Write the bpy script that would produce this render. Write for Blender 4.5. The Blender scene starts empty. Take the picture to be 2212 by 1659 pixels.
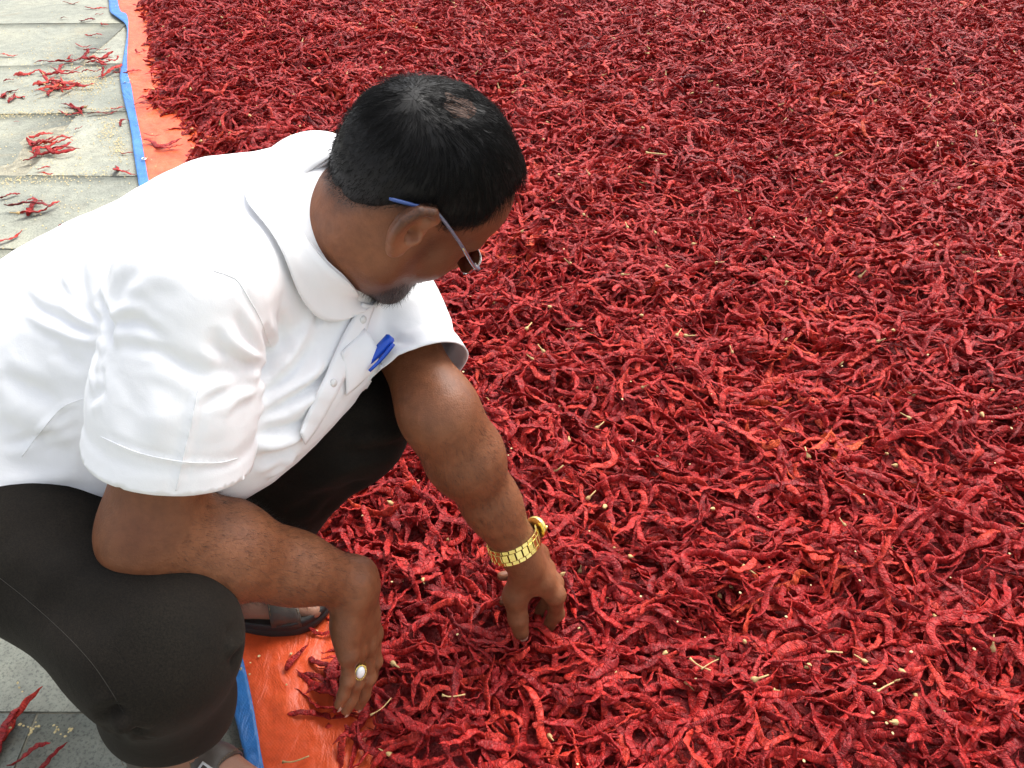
import bpy, bmesh, math, random
import numpy as np
from concurrent.futures import ThreadPoolExecutor
from mathutils import Vector, Matrix
from mathutils.bvhtree import BVHTree

import time
_T0 = time.time()
random.seed(7)
DEV = 1.25                                # mesh fineness of the modelled figure (larger is coarser)
RNG = np.random.default_rng(11)
SC = bpy.context.scene
COL = SC.collection
PI = math.pi

# ------------------------------------------------------------------ camera
CAM_H, PITCH, FPX = 1.12, math.radians(37.5), 1915.0      # height (m), downward tilt, focal length for a 2212 px wide picture
cam_data = bpy.data.cameras.new('camera')
cam_data.sensor_width = 36.0
cam_data.lens = 36.0 * FPX / 2212.0
cam_data.clip_start = 0.02
cam_data.clip_end = 2000.0
cam = bpy.data.objects.new('camera', cam_data)
COL.objects.link(cam)
cam.location = (0.0, 0.0, CAM_H)
cam.rotation_euler = (PI / 2 - PITCH, 0.0, 0.0)
SC.camera = cam

# ------------------------------------------------------------------ sky, sun, exposure
SUN_EL, SUN_AZ = math.radians(58), math.radians(35)          # azimuth clockwise from +y
world = bpy.data.worlds.new('World')
SC.world = world
world.use_nodes = True
wn, wl = world.node_tree.nodes, world.node_tree.links
sky = wn.new('ShaderNodeTexSky')
sky.sky_type = 'NISHITA'
sky.sun_disc = False
sky.sun_elevation = SUN_EL
sky.sun_rotation = SUN_AZ
sky.air_density = 1.0
sky.dust_density = 4.0
sky.ozone_density = 1.0
hsv = wn.new('ShaderNodeHueSaturation')                      # a hazy, whitened sky
hsv.inputs['Saturation'].default_value = 0.35
wl.new(sky.outputs[0], hsv.inputs['Color'])
wl.new(hsv.outputs[0], wn['Background'].inputs[0])
wn['Background'].inputs[1].default_value = 0.15
sun_data = bpy.data.lights.new('sun', 'SUN')
sun_data.energy = 1.5
sun_data.angle = math.radians(40)
sun_data.color = (1.0, 0.97, 0.92)
sun = bpy.data.objects.new('sun', sun_data)
COL.objects.link(sun)
sun.rotation_euler = (PI / 2 - SUN_EL, 0.0, -SUN_AZ + PI)
SC.view_settings.view_transform = 'Standard'
SC.view_settings.look = 'None'
SC.view_settings.gamma = 1.0
SC.view_settings.use_curve_mapping = False
SC.view_settings.exposure = 1.2
cy_ = SC.cycles
cy_.max_bounces = 6; cy_.diffuse_bounces = 3; cy_.glossy_bounces = 2; cy_.transmission_bounces = 4; cy_.transparent_max_bounces = 6
cy_.caustics_reflective = False; cy_.caustics_refractive = False
cy_.use_adaptive_sampling = True; cy_.adaptive_threshold = .02

# ------------------------------------------------------------------ helpers
def V3(*a):
    return np.array(a, float)

def unit(a):
    a = np.asarray(a, float)
    return a / max(np.linalg.norm(a), 1e-12)

def P(u, v, d):
    """a point that is d metres in front of the lens and appears at (u, v)"""
    a, b = (u - 1106) / FPX, (v - 829.5) / FPX
    return V3(a * d, d * (math.cos(PITCH) - b * math.sin(PITCH)), CAM_H - d * (math.sin(PITCH) + b * math.cos(PITCH)))

def PZ(u, v, z):
    b = (v - 829.5) / FPX
    return P(u, v, (CAM_H - z) / (math.sin(PITCH) + b * math.cos(PITCH)))

def proj(p):
    p = np.asarray(p, float)
    d = p[..., 1] * math.cos(PITCH) + (CAM_H - p[..., 2]) * math.sin(PITCH)
    return np.stack([1106 + FPX * p[..., 0] / d,
                     829.5 + FPX * ((CAM_H - p[..., 2]) * math.cos(PITCH) - p[..., 1] * math.sin(PITCH)) / d, d], -1)

def tag(o, label=None, cat=None, group=None, kind=None):
    if label: o['label'] = label
    if cat: o['category'] = cat
    if group: o['group'] = group
    if kind: o['kind'] = kind
    return o

def empty(name, loc=(0, 0, 0)):
    o = bpy.data.objects.new(name, None)
    o.empty_display_size = 0.05
    o.location = tuple(loc)
    COL.objects.link(o)
    return o

def link(name, me, parent=None):
    o = bpy.data.objects.new(name, me)
    COL.objects.link(o)
    if parent is not None:
        o.parent = parent
        o.matrix_parent_inverse = Matrix.Translation(-parent.location)   # meshes are modelled in place; every parent only carries a location
    return o

def mesh_from(verts, faces, mats, smooth=True, mat_index=None):
    me = bpy.data.meshes.new('m')
    me.from_pydata([tuple(map(float, v)) for v in verts], [], [tuple(map(int, f)) for f in faces])
    for m in (mats if isinstance(mats, (list, tuple)) else [mats]):
        me.materials.append(m)
    if smooth:
        me.polygons.foreach_set('use_smooth', np.ones(len(me.polygons), bool))
    if mat_index is not None:
        me.polygons.foreach_set('material_index', np.asarray(mat_index, np.int32))
    me.update()
    return me

def mesh_np(verts, quads, mats, smooth=True):
    """fast mesh from numpy arrays of equal-sized faces"""
    me = bpy.data.meshes.new('m')
    verts = np.asarray(verts, np.float32); quads = np.asarray(quads, np.int32)
    n, k = quads.shape
    me.vertices.add(len(verts)); me.vertices.foreach_set('co', verts.ravel())
    me.loops.add(n * k); me.loops.foreach_set('vertex_index', quads.ravel())
    me.polygons.add(n)
    me.polygons.foreach_set('loop_start', np.arange(0, n * k, k, dtype=np.int32))
    if smooth:
        me.polygons.foreach_set('use_smooth', np.ones(n, bool))
    me.update(calc_edges=True)
    me.validate()
    for m in (mats if isinstance(mats, (list, tuple)) else [mats]):
        me.materials.append(m)
    return me

def get_co(me):
    a = np.empty(len(me.vertices) * 3, np.float32); me.vertices.foreach_get('co', a)
    return a.reshape(-1, 3).astype(float)

def get_no(me):
    a = np.empty(len(me.vertices) * 3, np.float32); me.vertices.foreach_get('normal', a)
    return a.reshape(-1, 3).astype(float)

def set_co(me, co):
    me.vertices.foreach_set('co', np.asarray(co, np.float32).ravel()); me.update()

def attr(me, name, vals):
    a = me.attributes.new(name, 'FLOAT', 'POINT')
    a.data.foreach_set('value', np.asarray(vals, np.float32))

def sstep(a, b, x):
    t = np.clip((x - a) / (b - a), 0, 1)
    return t * t * (3 - 2 * t)

# cheap smooth value noise in 2-D / 3-D
_PERM = RNG.permutation(4096)
_VAL = RNG.random(4096) * 2 - 1
def vnoise(p):
    p = np.asarray(p, float)
    i = np.floor(p).astype(int); f = p - i; f = f * f * (3 - 2 * f)
    D = p.shape[-1]; out = 0
    for c in range(1 << D):
        o = [(c >> k) & 1 for k in range(D)]
        h = 0; w = 1
        for k in range(D):
            h = _PERM[(h + i[..., k] + o[k]) & 4095]
            w = w * (f[..., k] if o[k] else 1 - f[..., k])
        out = out + w * _VAL[h]
    return out

def fbm(p, oct=3):
    p = np.asarray(p, float); a = 1; s = 0
    for k in range(oct):
        s = s + a * vnoise(p * (2 ** k) + 17.3 * k); a *= 0.5
    return s

# ------------------------------------------------------------------ signed distance modelling: shapes blended, then meshed
BIG = 1.0
def smin(a, b, k):
    h = np.maximum(k - np.abs(a - b), 0) / k
    return np.minimum(a, b) - h * h * k * 0.25

def smax(a, b, k):
    return -smin(-a, -b, k)

def rcone(p, a, b, r1, r2):
    a = np.asarray(a, float); ab = np.asarray(b, float) - a
    t = np.clip((p - a) @ ab / max(ab @ ab, 1e-12), 0, 1)
    q = p - a - t[:, None] * ab
    return np.sqrt(np.einsum('ij,ij->i', q, q)) - (r1 + (r2 - r1) * t)

def chain(p, pts, rs, k=0.004):
    d = None
    for i in range(len(pts) - 1):
        e = rcone(p, pts[i], pts[i + 1], rs[i], rs[i + 1])
        d = e if d is None else smin(d, e, k)
    return d

def ell(p, c, r, R=None):
    q = p - np.asarray(c, float)
    if R is not None: q = q @ np.asarray(R, float).T
    r = np.asarray(r, float)
    k0 = np.linalg.norm(q / r, axis=1); k1 = np.linalg.norm(q / (r * r), axis=1)
    return k0 * (k0 - 1) / np.maximum(k1, 1e-9)

def rotxyz(rx, ry, rz):
    return np.array(Matrix.Rotation(rz, 3, 'Z') @ Matrix.Rotation(ry, 3, 'Y') @ Matrix.Rotation(rx, 3, 'X'))

def catmull(pts, n):
    pts = np.asarray(pts, float)
    q = np.vstack([2 * pts[0] - pts[1], pts, 2 * pts[-1] - pts[-2]])
    s = np.linspace(0, len(pts) - 1 - 1e-9, n); i = s.astype(int); t = (s - i)[:, None]
    p0, p1, p2, p3 = q[i], q[i + 1], q[i + 2], q[i + 3]
    return 0.5 * (2 * p1 + (p2 - p0) * t + (2 * p0 - 5 * p1 + 4 * p2 - p3) * t ** 2 + (3 * p1 - p0 - 3 * p2 + p3) * t ** 3)

class Loft:
    """elliptical sections along a bent centre line"""
    def __init__(s, C, lat, W, T, n=18):
        s.C = catmull(C, n); s.L = catmull(lat, n); s.WT = catmull(np.stack([W, T], 1), n)
        tan = np.gradient(s.C, axis=0); s.T = tan / np.linalg.norm(tan, axis=1, keepdims=True)
        s.L = s.L - (s.L * s.T).sum(1)[:, None] * s.T; s.L /= np.linalg.norm(s.L, axis=1, keepdims=True)
        s.N = np.cross(s.T, s.L)
    def __call__(s, p):
        best = np.full(len(p), 1e9); bi = np.zeros(len(p), int); bt = np.zeros(len(p))
        for i in range(len(s.C) - 1):
            a = s.C[i]; ab = s.C[i + 1] - a
            t = np.clip((p - a) @ ab / (ab @ ab), 0, 1)
            q = p - a - t[:, None] * ab; d = np.einsum('ij,ij->i', q, q)
            m = d < best; best[m] = d[m]; bi[m] = i; bt[m] = t[m]
        t = bt[:, None]; j = bi + 1
        def mix(A): return A[bi] * (1 - t) + A[j] * t
        c, T, L, N, wt = mix(s.C), mix(s.T), mix(s.L), mix(s.N), mix(s.WT)
        q = p - c
        l = (q * L).sum(1); n = (q * N).sum(1); a = (q * T).sum(1)
        w, th = wt[:, 0], wt[:, 1]; e = 0.7 * th
        inner = (bi > 0) & (bi < len(s.C) - 2) | ((bt > 0) & (bt < 1))
        a = np.where(inner, 0, a)
        k0 = np.sqrt((l / w) ** 2 + (n / th) ** 2 + (a / e) ** 2)
        k1 = np.sqrt((l / w ** 2) ** 2 + (n / th ** 2) ** 2 + (a / e ** 2) ** 2)
        return k0 * (k0 - 1) / np.maximum(k1, 1e-6)

def cull(lo, hi, fn, pad=0.03):
    lo = np.asarray(lo) - pad; hi = np.asarray(hi) + pad
    def f(p):
        if len(p) < 9000 and (np.any(p.max(0) < lo) or np.any(p.min(0) > hi)):
            return np.full(len(p), BIG)
        return fn(p)
    return f

def mesh_sdf(fn, lo, hi, h, smooth_iter=2):
    """sparse surface nets"""
    lo = np.asarray(lo, float); hi = np.asarray(hi, float); B = 16
    nb = np.ceil((hi - lo) / (B * h)).astype(int)
    I = np.stack(np.meshgrid(*[np.arange(n) for n in nb], indexing='ij'), -1).reshape(-1, 3)
    cen = lo + (I + 0.5) * B * h
    dc = np.concatenate([fn(c) for c in np.array_split(cen, max(1, len(cen) // 8000))])
    act = I[np.abs(dc) < B * h * 0.95 + 0.008]
    print('blocks', len(act), 'of', len(I))
    g = np.arange(B + 1)
    loc = np.stack(np.meshgrid(g, g, g, indexing='ij'), -1).reshape(-1, 3)
    NX = nb * B + 2
    def gid(a): return (a[..., 0] * NX[1] + a[..., 1]) * NX[2] + a[..., 2]
    cid, cp, quads = [], [], []
    corner = np.array([[(c >> 2) & 1, (c >> 1) & 1, c & 1] for c in range(8)])
    edges = [(a, b) for a in range(8) for b in range(8) if a < b and bin(a ^ b).count('1') == 1]
    with ThreadPoolExecutor(4) as pool:
        vals = list(pool.map(lambda blk: fn(lo + (blk * B + loc) * h).reshape(B + 1, B + 1, B + 1), act))
    for blk, v in zip(act, vals):
        base = blk * B
        s = v < 0
        if s.all() or not s.any(): continue
        cv = np.stack([v[c[0]:c[0] + B, c[1]:c[1] + B, c[2]:c[2] + B] for c in corner], -1)
        cs = cv < 0; n = cs.sum(-1); m = (n > 0) & (n < 8)
        idx = np.argwhere(m)
        if len(idx):
            w = cv[m]; acc = np.zeros((len(w), 3)); cnt = np.zeros(len(w))
            for a, b in edges:
                va, vb = w[:, a], w[:, b]; x = (va < 0) != (vb < 0)
                t = np.where(x, va / np.where(x, va - vb, 1), 0)
                acc += np.where(x[:, None], corner[a] + t[:, None] * (corner[b] - corner[a]), 0); cnt += x
            cid.append(gid(base + idx)); cp.append(lo + (base + idx + acc / cnt[:, None]) * h)
        for ax in range(3):
            o = [0, 0, 0]; o[ax] = 1
            s0 = s[:B, :B, :B]; s1 = s[o[0]:o[0] + B, o[1]:o[1] + B, o[2]:o[2] + B]
            e = np.argwhere(s0 != s1)
            if not len(e): continue
            ins = s0[e[:, 0], e[:, 1], e[:, 2]]
            b1 = np.zeros(3, int); b1[(ax + 1) % 3] = 1; b2 = np.zeros(3, int); b2[(ax + 2) % 3] = 1
            G = base + e
            q = np.stack([gid(G - b1 - b2), gid(G - b2), gid(G), gid(G - b1)], 1)
            q[~ins] = q[~ins][:, ::-1]
            quads.append(q)
    cid = np.concatenate(cid); cp = np.concatenate(cp); quads = np.concatenate(quads)
    order = np.argsort(cid); cid = cid[order]; cp = cp[order]
    pos = np.clip(np.searchsorted(cid, quads), 0, len(cid) - 1)
    ok = (cid[pos] == quads).all(1)
    Q = pos[ok]
    for _ in range(smooth_iter):
        acc = np.zeros_like(cp); cnt = np.zeros(len(cp))
        for k in range(4):
            for j in ((k + 1) % 4, (k + 3) % 4):
                acc += np.stack([np.bincount(Q[:, k], cp[Q[:, j], c], len(cp)) for c in range(3)], 1)
                cnt += np.bincount(Q[:, k], minlength=len(cp))
        av = acc / np.maximum(cnt, 1)[:, None]
        cp = np.where(cnt[:, None] > 0, 0.45 * cp + 0.55 * av, cp)
    return cp, Q

# ------------------------------------------------------------------ materials
def new_mat(name):
    m = bpy.data.materials.new(name); m.use_nodes = True
    nt = m.node_tree
    return m, nt.nodes, nt.links, nt.nodes['Principled BSDF']

def ramp(N, stops, interp='LINEAR'):
    r = N.new('ShaderNodeValToRGB'); cr = r.color_ramp; cr.interpolation = interp
    while len(cr.elements) < len(stops): cr.elements.new(0.5)
    for e, (p, c) in zip(cr.elements, stops):
        e.position = p; e.color = (*c, 1) if len(c) == 3 else c
    return r

def noise(N, L, scale, detail=3, rough=0.55, coord=None, dist=0.0):
    n = N.new('ShaderNodeTexNoise'); n.inputs['Scale'].default_value = scale
    n.inputs['Detail'].default_value = detail; n.inputs['Roughness'].default_value = rough
    n.inputs['Distortion'].default_value = dist
    if coord is not None: L.new(coord, n.inputs['Vector'])
    return n

def bump(N, L, h, dist, strength=1.0, prev=None):
    b = N.new('ShaderNodeBump'); b.inputs['Distance'].default_value = dist
    b.inputs['Strength'].default_value = strength
    L.new(h, b.inputs['Height'])
    if prev is not None: L.new(prev, b.inputs['Normal'])
    return b

def objcoord(N):
    return N.new('ShaderNodeTexCoord').outputs['Object']

def mixc(N, L, fac, a, b, mode='MIX'):
    m = N.new('ShaderNodeMix'); m.data_type = 'RGBA'; m.blend_type = mode
    for s, x in ((m.inputs[0], fac), (m.inputs[6], a), (m.inputs[7], b)):
        if isinstance(x, (int, float)): s.default_value = x
        elif isinstance(x, tuple): s.default_value = (*x, 1)
        else: L.new(x, s)
    return m.outputs[2]

def math_n(N, L, op, a, b=None):
    m = N.new('ShaderNodeMath'); m.operation = op
    for s, x in ((m.inputs[0], a), (m.inputs[1], b)):
        if x is None: continue
        if isinstance(x, (int, float)): s.default_value = x
        else: L.new(x, s)
    return m.outputs[0]

def attr_n(N, name):
    a = N.new('ShaderNodeAttribute'); a.attribute_name = name
    return a.outputs['Fac']

def simple(name, col, rough=0.5, metal=0.0, nscale=None, namp=0.15, bscale=None, bdist=0.0005, spec=None):
    m, N, L, B = new_mat(name)
    co = objcoord(N)
    B.inputs['Roughness'].default_value = rough; B.inputs['Metallic'].default_value = metal
    if spec is not None: B.inputs['Specular IOR Level'].default_value = spec
    n = noise(N, L, nscale or 60, 4, 0.6, co)
    d = tuple(c * (1 - namp) for c in col); u = tuple(min(1, c * (1 + namp)) for c in col)
    r = ramp(N, [(0.3, d), (0.7, u)]); L.new(n.outputs['Fac'], r.inputs[0])
    L.new(r.outputs[0], B.inputs['Base Color'])
    if bscale:
        n2 = noise(N, L, bscale, 4, 0.6, co)
        L.new(bump(N, L, n2.outputs['Fac'], bdist).outputs[0], B.inputs['Normal'])
    return m
# ================================================================== the man: joints
SH_R, EL_R, WR_R = P(390, 625, .80), P(334, 1154, .895), P(770, 1260, 1.07)
SH_L, EL_L, WR_L = P(775, 540, 1.13), P(949, 892, 1.04), P(1116, 1182, 1.19)
HIP_R, HIP_L = P(-90, 1010, 1.05), V3(-.63, .93, .39)
KN_R, KN_L = P(338, 1392, .89), V3(-.215, .865, .395)
AN_R, AN_L = V3(-.415, .600, .095), V3(-.46, .872, .095)
HEAD_C = P(912, 410, .92)
HF = unit(V3(.56, .35, -.76))                       # the way the face points
HR = unit(np.cross(HF, V3(0.06, 0.0, 1)))           # towards his right ear
HU = np.cross(HR, HF)                               # towards his crown
ROLL = math.radians(14)
HR, HU = HR * math.cos(ROLL) - HU * math.sin(ROLL), HU * math.cos(ROLL) + HR * math.sin(ROLL)
HS = .905                                            # head size
HM = np.stack([HF, HR, HU])                         # rows: world -> head

def to_head(p):
    return (p - HEAD_C) @ HM.T / HS
def from_head(q):
    return HEAD_C + np.asarray(q, float) @ HM * HS

NECK_B = V3(-.215, .880, .672)
TORSO_C = [V3(-.69, .85, .36), V3(-.60, .845, .435), V3(-.48, .845, .515), V3(-.37, .85, .575), V3(-.285, .865, .615), V3(-.225, .875, .645)]
TORSO_L = [V3(.25, .96, -.02), V3(.25, .96, -.05), V3(.25, .94, -.15), V3(.29, .91, -.26), V3(.30, .90, -.32), V3(.30, .90, -.32)]
TORSO_W = np.array([.165, .165, .162, .160, .150, .090])
TORSO_T = np.array([.140, .145, .145, .135, .110, .080])

# ------------------------------------------------------------------ hands
FING = dict(index=((.092, .028), (.045, .027, .021), (.0112, .0100, .0092, .0078)),
            middle=((.096, .008), (.050, .031, .022), (.0114, .0102, .0094, .0080)),
            ring=((.090, -.013), (.046, .029, .022), (.0110, .0098, .0090, .0076)),
            pinky=((.081, -.033), (.036, .022, .019), (.0098, .0086, .0080, .0068)))

class Hand:
    """wrist frame: D to the knuckles, T to the thumb side, N out of the back of the hand"""
    def __init__(s, W, D, N, left, curl, thumb, spread=(.06, .02, -.03, -.09), scale=1.0):
        s.W = W; s.D = unit(D); N = np.asarray(N, float); s.N = unit(N - (N @ s.D) * s.D)
        s.T = np.cross(s.D, s.N) * (1 if left else -1)
        s.M = np.stack([s.D, s.T, s.N]); s.k = scale; s.f = {}
        for (nm, (mc, ln, rs)), sp in zip(FING.items(), spread):
            a1, a2, a3 = [math.radians(x) for x in curl[nm]]
            d0 = V3(math.cos(sp), math.sin(sp), 0)
            p = [V3(mc[0], mc[1], .002 if nm in ('index', 'middle') else -.002)]; a = 0
            for l, da in zip(ln, (a1, a2, a3)):
                a += da
                p.append(p[-1] + l * (math.cos(a) * d0 + math.sin(a) * V3(0, 0, -1)))
            s.f[nm] = (np.array(p), rs, d0, a)
        cmc = V3(.024, .019, -.006); dirs = thumb
        tp = [cmc]
        for l, d in zip((.046, .036, .029), dirs): tp.append(tp[-1] + l * unit(d))
        s.th = np.array(tp)
    def w(s, q):
        return s.W + (np.asarray(q, float) * s.k) @ s.M
    def sdf(s, p):
        q = ((p - s.W) @ s.M.T) / s.k
        palm = chain(q, [(-.006, -.009, 0), (.014, -.010, 0)], [.0195, .0200])
        palm = smin(palm, chain(q, [(-.006, .009, 0), (.014, .010, 0)], [.0195, .0205]), .014)
        for nm, (pp, rs, d0, a) in s.f.items():
            palm = smin(palm, rcone(q, (.014, pp[0][1] * .55, .001), pp[0] - V3(.002, 0, .002), .0165, .0125), .013)
        palm = smin(palm, ell(q, (.045, -.030, -.008), (.034, .0150, .0165)), .012)
        palm = smin(palm, rcone(q, s.th[0], s.th[1], .0175, .0150), .014)
        palm = smin(palm, rcone(q, (.06, .02, .0), s.th[1] * .7 + V3(.05, .02, 0) * .3, .011, .009), .016)   # web of the thumb
        out = palm
        for nm, (pp, rs, d0, a) in s.f.items():
            f = rcone(q, pp[0], pp[1], rs[0], rs[1])
            f = smin(f, rcone(q, pp[1], pp[2], rs[1], rs[2]), .004)
            f = smin(f, rcone(q, pp[2], pp[3] - .3 * rs[3] * unit(pp[3] - pp[2]), rs[2], rs[3]), .004)
            f = smin(f, ell(q, pp[0] + V3(0, 0, .003), (.0125, .0105, .0105)), .006)             # knuckle
            f = smin(f, ell(q, pp[1] + .0016 * V3(0, 0, 1), (.0108, rs[1] * 1.03, rs[1] * 1.05)), .004)
            out = np.minimum(out, smin(palm, f, .008))
        t = smin(rcone(q, s.th[1], s.th[2], .0150, .0134), rcone(q, s.th[2], s.th[3] - .004 * unit(s.th[3] - s.th[2]), .0132, .0108), .005)
        out = np.minimum(out, smin(palm, t, .010))
        return out * s.k
    def box(s):
        pts = [s.w(x) for f in s.f.values() for x in f[0]] + [s.w(x) for x in s.th] + [s.w((-.03, 0, 0)), s.w((.04, -.04, 0)), s.w((.04, .03, 0))]
        pts = np.array(pts)
        return pts.min(0) - .028, pts.max(0) + .028

# right hand hangs from the bent wrist, fingertips in the chillies: little finger side towards the lens
HAND_R = Hand(WR_R, V3(.02, -.30, -.95), V3(.93, -.24, .08), False,
              dict(index=(4, 12, 8), middle=(4, 12, 8), ring=(5, 12, 8), pinky=(6, 10, 8)),
              (V3(.80, .42, -.12), V3(.96, .05, -.10), V3(.98, -.05, -.10)), scale=.99)
# left hand pinches a chilli: thumb side towards the lens
HAND_L = Hand(WR_L, V3(.469, .20, -.853), V3(.838, .10, .512), True,
              dict(index=(26, 24, 30), middle=(36, 32, 30), ring=(46, 40, 30), pinky=(52, 44, 32)),
              (V3(.681, .16, -.70), V3(.843, .343, -.414), V3(.88, .300, -.36)), spread=(.02, .0, -.02, -.05), scale=1.08)

# ------------------------------------------------------------------ head
EAR_C = V3(-.032, .0825, -.018)
EAR_R = rotxyz(0, math.radians(-16), 0) @ rotxyz(0, 0, math.radians(-6))
def ear_local(q):
    return (q - EAR_C) @ EAR_R            # x forward, y outward, z up in the ear's own plane

def head_sdf(p, ears=True):
    q = to_head(p)
    m = np.column_stack([q[:, 0], np.abs(q[:, 1]), q[:, 2]])
    d = ell(q, (-.014, 0, .032), (.098, .0765, .084))
    d = smin(d, ell(q, (-.030, 0, .010), (.078, .073, .070)), .03)
    d = smin(d, ell(q, (.040, 0, .030), (.052, .060, .052)), .03)                        # forehead
    d = smin(d, ell(q, (.030, 0, -.045), (.060, .058, .072)), .03)                       # face
    d = smin(d, ell(m, (.045, .038, -.042), (.034, .026, .032)), .02)                    # cheeks
    d = smin(d, chain(m, [(-.008, .056, -.050), (.005, .052, -.082), (.060, .020, -.112), (.072, 0, -.113)], [.020, .021, .019, .019], .01), .022)
    d = smin(d, ell(q, (.018, 0, -.108), (.050, .048, .030)), .03)                       # under the chin
    d = smin(d, rcone(m, (.088, .006, .004), (.070, .046, .006), .0085, .0085), .016)    # brow
    d = smin(d, chain(q, [(.086, 0, .002), (.102, 0, -.025), (.111, 0, -.042)], [.0075, .0095, .0120], .006), .012)
    d = smin(d, ell(m, (.098, .013, -.045), (.012, .0085, .009)), .007)                  # nostril wings
    d = smax(d, -ell(m, (.095, .033, -.012), (.011, .014, .009)), .010)                  # eye sockets
    d = smin(d, ell(m, (.074, .032, -.013), (.0125, .0135, .0125)), .003)
    d = smin(d, chain(m, [(.094, 0, -.072), (.080, .024, -.077)], [.0085, .0050], .004), .008)
    d = smin(d, chain(m, [(.091, 0, -.084), (.079, .022, -.080)], [.0090, .0050], .004), .006)
    # right and left ear
    for side in ((1, -1) if ears else ()):
        e = ear_local(q * V3(1, side, 1))
        if len(p) < 9000 and np.abs(e).min(0).max() > .06: continue
        x, y, z = e.T
        e = e / V3(1.24, 1.05, 1.10)
        plate = ell(e, (-.004, .002, .002), (.0185, .0060, .0300))
        rim = chain(e, [(.006, .005, .008), (.011, .008, .022), (.002, .011, .0305), (-.011, .012, .027), (-.0185, .012, .013), (-.019, .011, -.002), (-.015, .009, -.015), (-.009, .007, -.022)],
                    [.0042, .0048, .0052, .0054, .0054, .0050, .0044, .0040], .002)
        anti = chain(e, [(-.006, .006, .018), (-.011, .008, .006), (-.010, .008, -.008), (-.004, .006, -.015)], [.0028, .0034, .0034, .0030], .003)
        lobe = ell(e, (-.004, .005, -.025), (.0090, .0050, .0100))
        trag = ell(e, (.0075, .006, -.007), (.0050, .0045, .0070))
        ea = smin(smin(smin(plate, lobe, .006), rim, .0035), trag, .004)
        ea = smax(ea, -ell(e, (-.0020, .0110, -.002), (.0100, .0125, .0125)), .002)      # concha
        ea = smin(ea, anti, .003)
        ea = smax(ea, -ell(e, (.001, .006, -.003), (.0042, .0120, .0050)), .002)
        d = smin(d, ea, .004)
        d = smax(d, -ell(e, (.0005, .0050, -.0035), (.0062, .0110, .0072)), .003)
    # neck
    nb = to_head(NECK_B[None])[0]
    d = smin(d, chain(q, [(-.030, 0, -.020), (-.022, 0, -.075), nb], [.060, .060, .066], .02), .03)
    return d * HS

HEAD_LO = np.minimum(HEAD_C - .135, NECK_B - .07); HEAD_HI = HEAD_C + .135

# ------------------------------------------------------------------ arms, torso core, legs, feet
def arm_sdf(sh, el, wr, hand, fat=1.0):
    ax = unit(wr - el)
    hand_f = cull(*hand.box(), hand.sdf, .005)
    def f(p):
        d = chain(p, [sh + V3(.004, .012, -.012), sh * .5 + el * .5, el], [.036 * fat, .045 * fat, .0470 * fat], .03)
        fo = chain(p, [el, el * .70 + wr * .30, el * .35 + wr * .65, wr - ax * .02], [.0500 * fat, .0485 * fat, .0335 * fat, .025], .04)
        tip = wr - ax * .005
        w1 = rcone(p, el * .4 + wr * .6 + hand.T * .006, tip + hand.T * .010, .026, .0205)
        w2 = rcone(p, el * .4 + wr * .6 - hand.T * .006, tip - hand.T * .010, .026, .0205)
        fo = smin(fo, smin(w1, w2, .015), .02)
        d = smin(d, fo, .035)
        return smin(d, hand_f(p), .02)
    pts = np.array([sh, el, wr]); lo, hi = hand.box()
    return cull(np.minimum(pts.min(0) - .08, lo), np.maximum(pts.max(0) + .08, hi), f)

class Foot:
    """ankle above the heel; F towards the toes (horizontal), S to the big-toe side"""
    def __init__(s, an, fwd, right):
        s.F = unit(V3(fwd[0], fwd[1], 0)); s.S = (np.array([-s.F[1], s.F[0], 0]) if right else np.array([s.F[1], -s.F[0], 0]))
        s.O = V3(an[0], an[1], 0.0) - s.F * .058; s.right = right
        s.M = np.stack([s.F, s.S, V3(0, 0, 1)]); s.an = an
    def w(s, q): return s.O + np.asarray(q, float) @ s.M
    def loc(s, p): return (p - s.O) @ s.M.T
    def sdf(s, p):
        q = s.loc(p); z0 = .030
        d = ell(q, (.010, -.002, z0 + .026), (.036, .031, .034))
        d = smin(d, chain(q, [(.02, 0, z0 + .03), (.10, .004, z0 + .030), (.165, .008, z0 + .014)], [.030, .028, .016], .02), .02)
        d = smin(d, chain(q, [(.03, -.012, z0 + .014), (.10, -.020, z0 + .014), (.155, -.026, z0 + .012)], [.018, .019, .014], .015), .02)
        d = smin(d, chain(q, [(.10, .018, z0 + .018), (.165, .024, z0 + .015)], [.02, .017], .01), .02)
        d = smin(d, chain(q, [(.035, 0, z0 + .03), (.040, 0, .14)], [.034, .036], .02), .03)
        toes = [(.178, .026, .218, .023, .0125), (.180, .006, .220, .004, .0088), (.175, -.010, .212, -.011, .0082), (.168, -.024, .200, -.025, .0078), (.158, -.037, .186, -.037, .0074)]
        for x0, y0, x1, y1, r in toes:
            t = rcone(q, (x0 - .03, y0 * .95, z0 + .014), (x1, y1, z0 + .006), r * 1.05, r)
            t = smin(t, ell(q, (x1 - .002, y1, z0 + .006), (r * 1.2, r * 1.1, r * .95)), .003)
            d = np.minimum(d, smin(d, t, .006))
        return d
    def box(s):
        pts = np.array([s.w((a, b, c)) for a in (-.03, .24) for b in (-.05, .05) for c in (.02, .15)])
        return pts.min(0), pts.max(0)

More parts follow.
